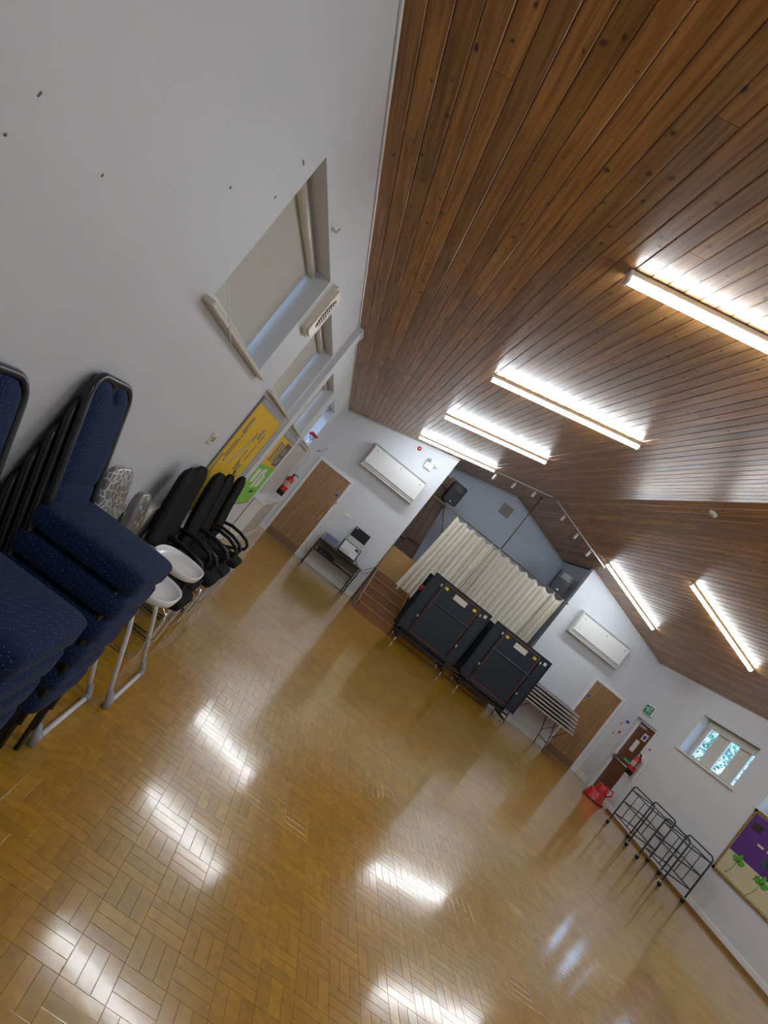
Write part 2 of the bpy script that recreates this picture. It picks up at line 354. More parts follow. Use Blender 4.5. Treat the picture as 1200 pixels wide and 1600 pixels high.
vis = [(((r[0]+r[1])/2-CX)**2+((r[2]+r[3])/2)**2, n) for n, r in enumerate(fing) if infr((r[0]+r[1])/2, (r[2]+r[3])/2) and not (r[0] < .75 and r[2] < 3.5)]
vis.sort(); near = set(n for _, n in vis[:297])
def finger(mb, w, d, ox=0, oy=0):
    g = .0004; c = .0009; t1 = random.uniform(-1, 1)*.0038; t2 = random.uniform(-1, 1)*.0005
    far = min(1.0, (4.6/max(1.0, math.hypot(ox-CX, oy)))**2.5) if ox or oy else 1.0; dp = .0006*far; t1 *= max(far, .35)
    a, b = w/2-g, d/2-g; e = [(-a, -b), (a, -b), (a, b), (-a, b)]; e2 = [(-a+c, -b+c), (a-c, -b+c), (a-c, b-c), (-a+c, b-c)]
    if w < d: tz = lambda x, y: t1*x+t2*y
    else: tz = lambda x, y: t1*y+t2*x
    vs = [(ox+x, oy+y, -.003) for x, y in e]+[(ox+x, oy+y, tz(x, y)-dp) for x, y in e]+[(ox+x, oy+y, tz(x, y)) for x, y in e2]
    fs = [(8, 9, 10, 11)]+[(4+k, 4+(k+1) % 4, 8+(k+1) % 4, 8+k) for k in range(4)]+[(k, (k+1) % 4, 4+(k+1) % 4, 4+k) for k in range(4)]
    mb.add(vs, fs)
shared = {}
mbf = MB(); farm = MB(); FARD = 6.4
for n, r in enumerate(fing):
    w, d = r[1]-r[0], r[3]-r[2]; cx_, cy_ = (r[0]+r[1])/2, (r[2]+r[3])/2
    if n not in near and math.hypot(cx_-CX, cy_) > FARD:
        farm.add([(r[0], r[2], -.0002), (r[1], r[2], -.0002), (r[1], r[3], -.0002), (r[0], r[3], -.0002)], [(0, 1, 2, 3)]); continue
    if n in near:
        key = (round(w, 3), round(d, 3)); L = shared.setdefault(key, [])
        if len(L) < 14:
            mb = MB(); finger(mb, w, d); o = mb.obj('parquet_finger', PARQ, floor, (cx_, cy_, 0)); L.append(o.data)
        else:
            o = bpy.data.objects.new('parquet_finger', random.choice(L)); COL.objects.link(o); o.parent = floor; o.location = (cx_, cy_, 0)
    else: finger(mbf, w, d, cx_, cy_)
o = mbf.obj('parquet', PARQ, floor); o['kind'] = 'stuff'
o = farm.obj('parquet', PARQ2, floor); o['kind'] = 'stuff'
# ------------------------------------------------------------------ skirtings and trims
def skirt(name, boxes, m=GLOSS, h=.13):
    mb = MB()
    for x0, x1, y0, y1 in boxes: mb.cbox(x0, x1, y0, y1, 0.001, h, .004)
    return struct(mb.obj(name, m))
skirt('baseboard_left', [(.0, .018, YB, 6.78), (.0, .018, 7.14, 9.6), (.0, .018, 12.0, D-.02)])
skirt('baseboard_end', [(.02, .20, D-.018, D), (1.12, SX0-.002, D-.018, D), (SX1+.002, 8.365, D-.018, D), (9.27, W-.02, D-.018, D)])
skirt('baseboard_right', [(W-.018, W, YB, EX0-.06), (W-.018, W, EX1+.06, D-.02)])
mb = MB(); mb.box(W-.05, W-.018, 1.0, 11.9, .001, .05); struct(mb.obj('trim_3', wood_mat('brown floor beading', (.22, .12, .05), (.32, .18, .08), 1, .4)))
mb = MB(); mb.box(.0, .062, 6.80, 7.12, .14, cz(.03)-.0); mb.cbox(.0, .072, 6.79, 7.13, 3.24, 3.275, .003)
struct(mb.obj('trim_1', WALL))        # boxed pier between the windows
mb = MB()
for s in (-1, 1):                       # bead where ceiling meets the end wall
    xa, xb = (0, SX0) if s < 0 else (W, SX1)
    mb.tube([(xa, D-.008, cz(xa)-.03), (xb, D-.008, cz(xb)-.03)], .009, 4)
for xw in (.004, W-.004): mb.tube([(xw, YB, He-.004), (xw, D, He-.004)], .012, 4)
struct(mb.obj('trim_2', GLOSS))
mb = MB(); mb.tube([(SX0-.02, YS-.01, cz(SX0)-.035), (W/2, YS-.01, Hr-.035), (SX1+.02, YS-.01, cz(SX1)-.035)], .01, 4); struct(mb.obj('trim_4', CREAM))
# ------------------------------------------------------------------ windows
def left_window(n, y0, y1):
    e = sempty('window_%d' % n)
    mb = MB(); x0, x1 = -.24, -.19; zm = WB
    for a, b in ((y0, y0+.06), (y1-.06, y1), ((y0+y1)/2-.04, (y0+y1)/2+.04)): mb.cbox(x0, x1, a, b, WB, WT, .004)
    for a, b in ((WB, WB+.07), (WT-.06, WT)): mb.cbox(x0+.001, x1-.001, y0, y1, a, b, .004)
    mb.obj('window_frame', GLOSS, e)
    for a, b in ((y0+.06, (y0+y1)/2-.04), ((y0+y1)/2+.04, y1-.06)): MB().box(-.222, -.216, a, b, WB+.07, WT-.06).obj('pane', GLASS, e)
    MB().cbox(-.19, .055, y0-.09, y1+.07, WB-.032, WB-.002, .006).obj('window_sill', CREAM, e)
    return e
for n, (a, b) in enumerate(WIN): left_window(n+1, a, b)
def right_window(n, y0, y1):
    e = sempty('window_%d' % n); mb = MB(); X0, X1 = W+.20, W+.26
    mb.box(X0, X1, y0, y1, RB, RB+.05); mb.box(X0, X1, y0, y1, RT-.05, RT)
    # mullion layout measured from the photograph: narrow lights between broad cream uprights
    L = y1-y0; edges = [0, .07, .33, .60, .90, 1.20, 1.50, L]
    for a, b in ((0, .09), (.325, .60), (.90, 1.22), (L-.10, L)): mb.cbox(X0-.01, X1, y0+a, y0+b, RB+.02, RT-.02, .005)
    mb.obj('window_frame', CREAM, e)
    for a, b in ((.09, .325), (.60, .90), (1.22, L-.10)):
        MB().box(W+.23, W+.236, y0+a, y0+b, RB+.05, RT-.05).obj('pane', GLASS, e)
        f = MB(); f.box(X0+.005, X0+.03, y0+a, y0+a+.022, RB+.05, RT-.05); f.box(X0+.005, X0+.03, y0+b-.022, y0+b, RB+.05, RT-.05); f.obj('glazing_bead', GLOSS, e)
    MB().cbox(W-.05, W+.20, y0-.07, y1+.07, RB-.03, RB-.001, .006).obj('window_sill', GLOSS, e)
    return e
for n, (a, b) in enumerate(RWIN): right_window(n+5, a, b)
def roller_blind(x, y0, y1, zt, zb, label, side=1):
    t = thing('roller_blind', label, 'blind', (x, (y0+y1)/2, zt), 0, 'roller blinds')
    h = (y1-y0)/2
    MB().cyl((0, -h, -.035), (0, h, -.035), .031, 14).obj('roller_tube', CREAM, t)
    MB().box(-.026, -.023, -h+.01, h-.01, zb-zt, -.03).obj('blind_cloth', BLIND, t)
    MB().cbox(-.034, -.014, -h+.02, h-.02, zb-zt-.026, zb-zt, .004).obj('bottom_bar', CREAM, t)
    for s in (-1, 1): MB().cbox(-.03, .03, s*h-.004, s*h+.004, -.07, 0, .002).obj('bracket', CREAM, t)
    return t
bl = ['grey roller blind in the largest, nearest window of the left wall', 'grey roller blind in the window behind the wall fan, above the yellow board',
      'grey roller blind in the window just beyond the boxed pier', 'raised roller blind in the last left window above the red flowers']
for n, (a, b) in enumerate(WIN):
    t = roller_blind(-.13, a+.012, b-.03, WT-.01, WB+.085 if n < 3 else WT-.14, bl[n])
    if n == 0:
        MB().tube([(.03, -.62+0*k, -.1-.7*k/12) if k < 9 else (.03+.04*(k-8), -.60+.02*(k-8), -.62-.05*(k-8)) for k in range(0, 14)], .003, 5).obj('pull_cord', WPLAST, t)
roller_blind(W+.17, 9.8, 11.34, RT-.005, RT-.13, 'rolled-up cream blind at the head of the small three-light window on the right wall')
# ------------------------------------------------------------------ outside
def bush(name, label, c, r, n, m):
    mb = MB()
    for k in range(n):
        p = Vector((random.gauss(0, .4), random.gauss(0, .4), random.gauss(0, .4)))
        p = Vector((c[0]+p.x*r[0], c[1]+p.y*r[1], c[2]+p.z*r[2])); s_ = random.uniform(.04, .09)
        a = Vector((random.uniform(-1, 1), random.uniform(-1, 1), random.uniform(-1, 1))).normalized(); b = a.orthogonal().normalized()
        mb.add([p, p+a*s_+b*s_*.5, p+a*s_*2, p+a*s_-b*s_*.5], [(0, 1, 2, 3)])
    t = thing(name, label, 'tree', (c[0], c[1], 0), 0, 'trees outside the right windows')
    o = mb.obj('foliage', m, t); o['kind'] = 'stuff'; o.location = (-c[0], -c[1], 0)
    MB().tube([(0, 0, -.3), (.02, .03, c[2]*.5), (0, 0, c[2])], .08, 8, radii=[.1, .07, .04]).obj('trunk', wood_mat('bark', (.06, .04, .03), (.12, .08, .05)), t)
LEAF = mat('green leaves', (.30, .48, .36), .6, var=.4, scale=3)
bush('garden_tree', 'leafy tree outside the small right-hand window', (12.6, 14.7, 2.75), (1.0, 1.7, .9), 2100, LEAF)
bush('garden_tree', 'leafy tree outside, beside the other one beyond the right wall', (13.8, 10.4, 3.2), (1.0, 1.5, 1.3), 2000, LEAF)
struct(MB().box(-40, 60, -30, 60, -.6, -.35).obj('ground', mat('outdoor paving', (.35, .36, .36), .8)))
# ------------------------------------------------------------------ doors
def oak_door(n, x0, x1, sgn, side):
    e = sempty('door_%d' % n, ((x0+x1)/2, D, 0)); w = x1-x0
    f = MB()
    for s in (-1, 1): f.cbox(s*(w/2+.033)-.033, s*(w/2+.033)+.033, -.028, 0.02, .001, 2.02, .005)
    f.cbox(-w/2-.066, w/2+.066, -.028, .02, 2.02, 2.09, .005); f.obj('door_frame', GLOSS, e)
    MB().cbox(-w/2+.004, w/2-.004, -.012, .018, .008, 2.015, .003).obj('door_leaf', OAK, e)
    MB().cbox(-w/2+.006, w/2-.006, -.016, -.0121, .012, .19, .001).obj('kick_plate', mat('brown kick plate', (.22, .13, .065), .4), e)
    if side:
        h = MB(); hx = sgn*(w/2-.07); h.cbox(hx-.02, hx+.02, -.02, -.012, .93, 1.07, .002); h.cyl((hx, -.02, 1.0), (hx, -.055, 1.0), .009, 10)
        h.tube([(hx, -.055, 1.0), (hx-sgn*.03, -.06, 1.0), (hx-sgn*.12, -.06, .995)], .009, 8)
        h.obj('door_handle', mat('brass', (.55, .38, .16), .3, 1), e)
    sg = MB().lathe([(0, -.002), (.032, -.002), (.032, .002), (0, .002)], (0, 0, 0), 20).obj('fire_door_sign', mat('blue sign', (.03, .09, .45), .4), e, (sgn*(w/2-.07), -.015, 1.62), (PI/2, 0, 0))
    if side:
        h = MB(); h.box(sgn*(w/2+.02), sgn*(w/2+.02)+.03, -.05, -.028, 1.44, 1.5); h.obj('door_closer_bracket', GREYP, e)
    return e
oak_door(1, .248, 1.067, 1, True); oak_door(2, 8.424, 9.212, -1, False)
e = sempty('door_3', (W+.13, (EX0+EX1)/2, 0)); hw = (EX1-EX0)/2
f = MB()
for s in (-1, 1): f.cbox(-.03, .03, min(s*hw, s*(hw-.045)), max(s*hw, s*(hw-.045)), .001, 1.955, .004)
f.cbox(-.03, .03, -hw+.045, hw-.045, 1.91, 1.955, .004); f.obj('door_frame', GLOSS, e)
MB().cbox(-.005, .035, -hw+.047, hw-.047, .006, 1.908, .003).obj('door_leaf', MAHO, e)
pb = MB(); pb.cyl((-.075, -hw+.08, .93), (-.075, hw-.06, .93), .016, 10)
for s in (-1, 1): pb.cbox(-.09, -.005, s*(hw-.09)-.02, s*(hw-.09)+.02, .88, .98, .004)
pb.obj('push_bar', STEEL, e)
GREEN = mat('green safety sign', (.0, .28, .12), .4)
g_ = MB().cbox(-.009, -.005, -.27, .10, 1.0, 1.075, .001).obj('push_bar_sign', GREEN, e); WHITEM = mat('white lettering', (.85, .85, .85), .5)
text('lettering', 'Push bar to open', .042, (-.0095, -.085, 1.037), (PI/2, 0, -PI/2), WHITEM, g_)
MB().cbox(-.009, -.005, -.03, .13, 1.25, 1.53, .001).obj('notice_paper', PAPER, e)
s_ = MB().cbox(-.009, -.005, -.15, .03, 1.59, 1.75, .002).obj('fire_door_notice', PAPER, e)
MB().lathe([(0, 0), (.055, 0), (.055, .002), (0, .002)], n=20).obj('blue_disc', mat('blue sign', (.03, .09, .45)), s_, (-.0095, -.06, 1.67), (0, -PI/2, 0))
MB().cbox(-.06, -.005, .05, .27, 1.80, 1.86, .004).obj('door_closer', GREYP, e)
# ------------------------------------------------------------------ lights
def tube_light(x, y, label):
    t = thing('tube_light', label, 'ceiling light', (x, y, cz(x)-.0005), 0, 'fluorescent tube lights')
    t.rotation_euler = (0, (-ang if x < W/2 else ang), 0)
    MB().cbox(-.88, .88, -.036, .036, -.032, .0, .003).obj('light_body', CREAMP, t)
    d = MB(); P = [(-.030, -.033), (-.032, -.045), (-.027, -.060), (-.010, -.069), (.010, -.069), (.027, -.060), (.032, -.045), (.030, -.033)]
    d.prism(P, (-.865, 0, 0), (0, 1, 0), (0, 0, 1), (1.73, 0, 0)); d.obj('diffuser', DIFF, t)
    for s in (-1, 1): MB().cbox(min(s*.866, s*.885), max(s*.866, s*.885), -.038, .038, -.073, 0, .003).obj('end_cap', WPLAST, t)
    return t
for x, y, l in ((2.31, 3.30, 'large tube light cut by the right edge, nearest on the left slope'), (2.31, 6.28, 'second tube light from the camera on the left slope'),
                (2.36, 9.31, 'third tube light from the camera on the left slope'), (2.41, 12.60, 'farthest tube light on the left slope, over the white heater'),
                (7.2, 12.37, 'farthest tube light on the right slope, ending at the spotlight track'), (7.15, 9.25, 'lone tube light on the right slope above the small window'),
                (7.15, 6.28, 'tube light on the right slope out of view'), (7.15, 3.30, 'tube light on the right slope nearest the camera, out of view'),
                (2.31, .30, 'tube light above and behind the camera, left slope'), (7.15, .30, 'tube light behind the camera, right slope')):
    tube_light(x, y, l)
def track(x0, x1, y0, y1, xs, label):
    t = thing('spotlight_track', label, 'track light', ((x0+x1)/2, (y0+y1)/2, cz((x0+x1)/2)), 0)
    X, Y, Z = t.location
    MB().tube([(x0-X, y0-Y, cz(x0)-.04-Z), (x1-X, y1-Y, cz(x1)-.04-Z)], .014, 4).obj('track_rail', WPLAST, t)
    for xs_ in xs:
        k = (xs_-x0)/(x1-x0); yy = y0+(y1-y0)*k-Y; zz = cz(xs_)-.055-Z; xx = xs_-X
        h = MB(); h.cyl((xx, yy, zz+.01), (xx, yy, zz-.06), .007, 8); h.tube([(xx, yy-.03, zz-.05), (xx, yy+.01, zz-.17)], .028, 14); h.obj('spotlight', WPLAST, t)
        MB().cyl((xx, yy+.0105, zz-.171), (xx, yy+.012, zz-.176), .024, 14).obj('spotlight_lens', mat('unlit lens', (.25, .25, .25), .1), t)
track(3.29, 4.62, 12.60, 12.60, (3.35, 3.78, 4.24), 'white track with three spotlights left of the ridge')
track(4.76, 6.50, 12.66, 12.66, (5.08, 5.55, 6.0), 'white track with three spotlights right of the ridge')
t = thing('smoke_detector', 'small round white smoke detector on the ceiling right of the ridge', 'smoke detector', (4.86, 7.36, cz(4.86)-.024)); t.rotation_euler = (0, ang, 0)
MB().lathe([(0, 0), (.055, 0), (.055, -.012), (.045, -.03), (.03, -.038), (0, -.038)], n=24).obj('detector_body', WPLAST, t)
MB().lathe([(.018, -.038), (.026, -.043), (.018, -.046), (0, -.046)], n=16).obj('sensor_cap', GREYP, t)
# ------------------------------------------------------------------ end wall fittings
def heater(x, label):
    t = thing('wall_heater', label, 'heater', (x, D, 2.80), 0, 'white wall heaters')
    b = MB(); b.cbox(-.72, .72, -.20, -.001, -.29, .29, .008); b.obj('casing', GLOSS, t)
    MB().cbox(-.70, .70, -.225, -.2005, -.205, .225, .006).obj('front_panel', WPLAST, t)
    for z0, z1 in ((.23, .275), (-.272, -.212)): MB().box(-.70, .70, -.203, -.2002, z0, z1).obj('vent_slot', GREYP, t)
    for z in (-.255, -.242, -.229): MB().box(-.70, .70, -.208, -.2031, z-.003, z+.003).obj('slat', WPLAST, t)
    for a in (-.6, .05, .6): MB().cbox(a-.012, a+.012, -.231, -.2255, .14, .17, .002).obj('catch', GREYP, t)
    MB().cbox(-.72, .72, -.21, -.0, -.31, -.291, .004).obj('base_lip', CREAM, t)
    return t
heater(1.695, 'long white heater high on the end wall above the black side table')
heater(7.80, 'long white heater high on the end wall right of the stage')
t = thing('fire_alarm_sounder', 'small round red alarm sounder above the left white heater', 'alarm', (1.795, D, 3.60))
MB().lathe([(0, 0), (.048, 0), (.048, .03), (.03, .05), (0, .052)], n=20).obj('sounder_body', RED, t, rot=(PI/2, 0, 0))
MB().lathe([(0, .052), (.018, .052), (.014, .058), (0, .058)], n=16).obj('sounder_centre', WPLAST, t, rot=(PI/2, 0, 0))
t = thing('emergency_light', 'white twin emergency light beside the red alarm sounder', 'emergency light', (2.20, D, 3.42))
MB().cbox(-.10, .10, -.06, 0, -.075, .075, .008).obj('light_casing', WPLAST, t)
for s, z in ((-.07, .11), (.13, .10)): MB().lathe([(0, 0), (.035, 0), (.045, .04), (.02, .06), (0, .06)], n=16).obj('lamp_head', WPLAST if s > 0 else GREYP, t, (s, -.04, z), (PI/2, 0, 0))
for x, z, l in ((1.46, 1.40, 'white double light switch above the black side table'),):
    t = thing('light_switch', l, 'switch', (x, D, z)); MB().cbox(-.075, .075, -.012, 0, -.043, .043, .003).obj('switch_plate', WPLAST, t)
    for a in (-.035, .035): MB().cbox(a-.012, a+.012, -.018, -.012, -.018, .018, .002).obj('rocker', mat('pale grey plastic', (.6, .6, .6)), t)
# stage platform, stairs
st = sempty('stage', (0, 0, 0)); st.name = 'stage_platform'; del st['kind']; tag(st, 'raised brown timber stage platform in the end wall opening', 'stage')
MB().box(SX0-.1, SX1+.05, D+.02, YS-.002, SZ-.04, SZ).obj('stage_floor', wood_mat('stage boards', (.2, .11, .05), (.3, .17, .08), 0), st)
MB().box(SX0+.002, SX1-.002, D+.025, D+.055, .002, SZ-.04).obj('stage_front', STAIRW, st)
MB().cbox(SX0+.002, SX1-.002, D-.01, D+.02, SZ-.035, SZ, .005).obj('stage_edge', STAIRN, st)
t = thing('stage_steps', 'brown wooden flight of steps leading up to the left of the stage', 'steps', (0, 0, 0))
yf = [12.57, 12.80, 13.02, 13.24, 13.46]; zr = [0, .19, .37, .55, .73]
X0, X1 = 2.74, 3.62
for k in range(4):
    z1 = zr[k+1]; MB().cbox(X0, X1, yf[k], yf[k]+.02, zr[k]+.001, z1-.025, .002).obj('riser', STAIRW, t)
    MB().cbox(X0, X1, yf[k]-.012, yf[k+1]+.02, z1-.0245, z1, .004).obj('tread', STAIRW, t)
    MB().cbox(X0, X1, yf[k]-.016, yf[k]+.012, z1+.0005, z1+.008, .002).obj('nosing', STAIRN, t)
MB().cbox(X0, X1, 13.46, 13.48, .73, .885, .002).obj('riser', STAIRW, t)
for xs in (X0-.028, X1):
    MB().prism([(12.57, .002), (13.56, .002), (13.56, .90), (13.40, .90)], (xs, 0, 0), (0, 1, 0), (0, 0, 1), (.028, 0, 0)).obj('string_board', STAIRW, t)
t = thing('hardboard_panel', 'tan hardboard panel standing at the top of the stage steps', 'panel', (3.02, D+.10, SZ))
MB().cbox(-.31, .33, -.012, .012, .002, .60, .002).obj('board', HARD, t); MB().cbox(-.31, .33, -.016, .016, .60, .615, .002).obj('top_edge', STAIRN, t)
# leaning brown boards on the stage
for k, (xa, xb, w, top) in enumerate(((3.30, 2.99, .17, 3.70), (3.13, 2.87, .17, 3.66), (2.97, 2.76, .17, 3.4), (3.43, 3.05, .10, 3.72))):
    y = 14.5+.035*k; L = top-SZ; dx = xb-xa
    t = thing('timber_board', ('tall brown board leaning left of the stage, behind the tan panel' , 'brown board leaning second from the right in the stage corner', 'brown board leaning nearest the wall edge', 'narrow brown board leaning farthest right in the stage corner')[k], 'board', (xa, y, SZ), 0, 'brown boards leaning on the stage')
    MB().prism([(-w/2, 0), (w/2, 0), (dx+w/2, L), (dx-w/2, L)], (0, 0, .001), (1, 0, 0), (0, 0, 1), (0, .025, 0)).obj('plank', BROWNB, t)
    b = MB()
    for kk in (.35, .8): b.cbox(dx*kk-w/2-.003, dx*kk+w/2-.03, -.012, -.001, L*kk-.02, L*kk+.03, .002)
    b.obj('batten', mat('dark brown batten', (.05, .03, .02), .6), t)
# curtain rail, pole and curtains
t = thing('curtain_rail', 'long horizontal curtain rail across the stage opening hung from a central pole', 'curtain rail', (W/2, 13.50, 2.97))
MB().cyl((2.70-W/2, 0, 0), (SX1-.01-W/2, 0, 0), .016, 10).obj('rail', BROWNB, t)
MB().cyl((-.03, 0, .016), (-.03, 0, cz(4.67)-2.97-.02), .014, 10).obj('hanging_pole', BROWNB, t); MB().cyl((-.03, 0, cz(4.67)-2.97-.05), (-.03, 0, cz(4.67)-2.97-.022), .04, 12).obj('ceiling_plate', MAHO, t)
t = thing('stage_brace', 'slanting dark steel brace left of the stage curtain', 'brace', (3.50, 14.30, 2.50))
MB().tube([(-.35, 0, .5), (0, 0, 0.0), (1.10, 0, -1.575)], .018, 6).obj('brace_bar', BROWNB, t); MB().cbox(-.40, -.30, -.03, .03, .47, .53, .005).obj('brace_clamp', BLACKM, t)
def curtain(x0t, x1t, x0b, x1b, zt, zb, folds, y, label, seed):
    random.seed(seed); nx = folds*10; nz = 22; vs = []; fs = []
    ph = [random.uniform(0, 6) for _ in range(4)]; hooks = round((x1t-x0t)/.27)
    for j in range(nz+1):
        v = j/nz
        for i in range(nx+1):
            u = i/nx; xx = (x0t+(x1t-x0t)*u)*(1-v)+(x0b+(x1b-x0b)*u)*v
            w = (.012+.028*v)*math.sin(2*PI*folds*u+ph[0]+.5*math.sin(3*u*PI+ph[1]))+.016*math.sin(2*PI*folds*.37*u+ph[2]+v)+.006*math.sin(2*PI*folds*2.3*u+ph[3]+2*v)
            sag = .065*abs(math.sin(PI*hooks*u))**1.5*(1-v)**3
            vs.append((xx+.01*math.sin(5*v+u*9)*v, y+w, zt+(zb-zt)*v-sag+.012*math.sin(u*17+ph[1])*v))
    for j in range(nz):
        for i in range(nx): a = j*(nx+1)+i; fs.append((a, a+1, a+nx+2, a+nx+1))
    t = thing('stage_curtain', label, 'curtain', ((x0t+x1t)/2, y, zt), 0, 'cream stage curtains'); X, Y, Z = t.location
    o = MB().add([(p[0]-X, p[1]-Y, p[2]-Z) for p in vs], fs, True).obj('curtain_cloth', CANVAS, t)
    sd = o.modifiers.new('thickness', 'SOLIDIFY'); sd.thickness = .003
    for k in range(hooks+1):
        xx = x0t+(x1t-x0t)*k/hooks-X; MB().box(xx-.012, xx+.012, -.004, .004, -.01, .045).obj('tab', CANVAS, t)
    return t
curtain(3.42, 4.45, 3.28, 4.42, 2.94, .80, 9, 13.50, 'cream stage curtain on the left, its end pulled down over the steps', 3)
curtain(4.43, 4.66, 4.30, 4.66, 2.94, .80, 5, 13.47, 'tightly gathered cream curtain at the middle pole', 4)
curtain(4.665, 6.29, 4.64, 6.20, 2.94, .82, 12, 13.50, 'wide cream stage curtain right of the middle pole', 5)
curtain(6.27, 6.54, 6.16, 6.44, 2.94, .84, 6, 13.47, 'bunched cream curtain against the right edge of the stage', 6)
random.seed(11)
def speaker(x, y, z, rz, label, bx):
    t = thing('loudspeaker', label, 'loudspeaker', (x, y, z), rz, 'black stage loudspeakers')
    P = rrect(-.185, .185, -.26, .26, .05); m_ = MB(); m_.prism(P, (0, -.14, 0), (1, 0, 0), (0, 0, 1), (0, .12, 0)); m_.prism([(a*.82, b*.95) for a, b in P], (0, -.02, 0), (1, 0, 0), (0, 0, 1), (0, .16, 0)); m_.obj('cabinet', BLACKP, t)
    MB().prism(rrect(-.15, .15, -.23, .05, .03), (0, -.146, 0), (1, 0, 0), (0, 0, 1), (0, .005, 0)).obj('grille', mat('dark speaker grille', (.012, .012, .013), .6), t)
    MB().prism([(-.13, .08), (.13, .08), (.10, .22), (-.10, .22)], (0, -.1465, 0), (1, 0, 0), (0, 0, 1), (0, .006, 0)).obj('horn', mat('grey horn', (.02, .02, .022), .35), t)
    MB().cbox(-.02, .02, -.148, -.1405, -.215, -.20, .001).obj('badge', mat('silver badge', (.7, .7, .7), .3, 1), t)
    MB().tube([(0, .13, 0), (0, .20, 0), (bx*.5, .20, 0), (bx, .20, 0)], .016, 8).obj('bracket', BLACKM, t)
    return t
speaker(3.12, 14.1, 3.36, .15, 'black loudspeaker hung above the left end of the stage curtain', -.53)
speaker(6.42, 13.95, 3.32, -.1, 'black loudspeaker hung above the right end of the stage curtain', .345)
t = thing('air_vent', 'square grey vent grille high on the stage back wall', 'vent', (4.70, YS, 4.05))
MB().cbox(-.16, .16, -.02, 0, -.15, .15, .004).obj('vent_frame', mat('vent grey', (.30, .29, .27), .6), t)
for k in range(7): MB().cbox(-.145, .145, -.028, -.0205, -.13+.04*k-.008, -.13+.04*k+.008, .002).obj('slat', mat('vent slat', (.22, .21, .19), .6), t)
# ------------------------------------------------------------------ side table, mixer, laptop, tray, cables
t = thing('side_table', 'low black framed side table with a dark shelf under the sound mixer', 'table', (1.85, 13.30, 0))
MB().cbox(-.56, .56, -.24, .22, .665, .69, .004).obj('table_top', mat('dark glass top', (.03, .03, .03), .12), t)
MB().cbox(-.53, .53, -.20, .20, .40, .415, .004).obj('shelf', mat('dark shelf', (.05, .035, .03), .4), t)
MB().cbox(-.55, .55, .19, .205, .44, .665, .003).obj('back_panel', mat('grey brown panel', (.16, .15, .12), .5), t)
for sx in (-.55, .55):
    for sy in (-.23, .21): MB().cbox(sx-.013, sx+.013, sy-.013, sy+.013, .001, .665, .003).obj('leg', BLACKM, t)
t2 = thing('cable_box', 'dark audio box standing on the lower shelf of the black side table', 'amplifier', (1.70, 13.25, .416)); MB().cbox(-.3, .12, -.12, .12, 0, .09, .005).obj('box_body', BLACKP, t2)
for a in (-.2, -.1): MB().lathe([(0, 0), (.014, 0), (.012, .015), (0, .015)], n=10).obj('knob', STEEL, t2, (a, -.12, .045), (PI/2, 0, 0))
t = thing('sound_mixer', 'grey sound mixer propped up in a black case on the side table', 'mixer', (1.96, 13.14, .692))
Mx = Matrix.Rotation(math.radians(52), 4, 'X')
MB().cbox(-.235, .235, 0, .36, 0, .035, .005, Mx).obj('case', BLACKP, t)
MB().cbox(-.205, .205, .03, .33, .0352, .045, .003, Mx).obj('panel', mat('light grey panel', (.45, .45, .44), .4), t)
k_ = MB()
for a in range(11):
    for b in range(6): k_.box(-.19+a*.024, -.178+a*.024, .12+b*.033, .135+b*.033, .0452, .053, Mx)
k_.obj('knobs', mat('white knobs', (.75, .75, .72)), t)['kind'] = 'stuff'
k_ = MB()
for a in range(9): k_.box(-.188+a*.026, -.180+a*.026, .045, .10, .0452, .048, Mx)
k_.obj('fader_slots', BLACKP, t); MB().cbox(.10, .19, .24, .31, .0452, .049, .001, Mx).obj('display', BLACKP, t)
t = thing('laptop', 'open laptop with a black screen behind the sound mixer', 'laptop', (1.97, 13.40, .90))
MB().cbox(-.20, .20, -.02, .02, -.208, .0, .004).obj('stand', GREYP, t)
MB().cbox(-.21, .21, -.05, .03, 0.002, .22, .004).obj('base', mat('silver laptop base', (.55, .55, .56), .35), t)
MB().cbox(-.20, .20, .035, .05, .20, .46, .004).obj('screen', mat('black screen', (.012, .014, .02), .12), t)
MB().cbox(-.185, -.13, .033, .0349, .42, .44, .0005).obj('sticker', PAPER, t)
t = thing('storage_tray', 'clear plastic tray holding a blue folder at the left end of the side table', 'tray', (1.49, 13.26, .692))
b = MB(); b.cbox(-.19, .17, -.13, .13, .0, .012, .003)
for s in (-1, 1): b.cbox(-.19, .17, s*.13-.006, s*.13+.006, .012, .17, .003)
b.cbox(-.196, -.184, -.13, .13, .012, .17, .003); b.cbox(.164, .176, -.13, .13, .012, .17, .003); b.obj('tray_body', mat('smoky clear plastic', (.35, .35, .40), .15, alpha=.32), t)
t = thing('blue_folder', 'blue folder standing in the clear tray on the side table', 'folder', (1.50, 13.20, .706)); MB().cbox(-.15, .14, -.03, .0, 0, .15, .003).obj('cover', mat('blue card', (.06, .14, .5), .5), t); MB().cbox(-.147, .137, -.001, .02, .004, .14, .001).obj('pages', PAPER, t)
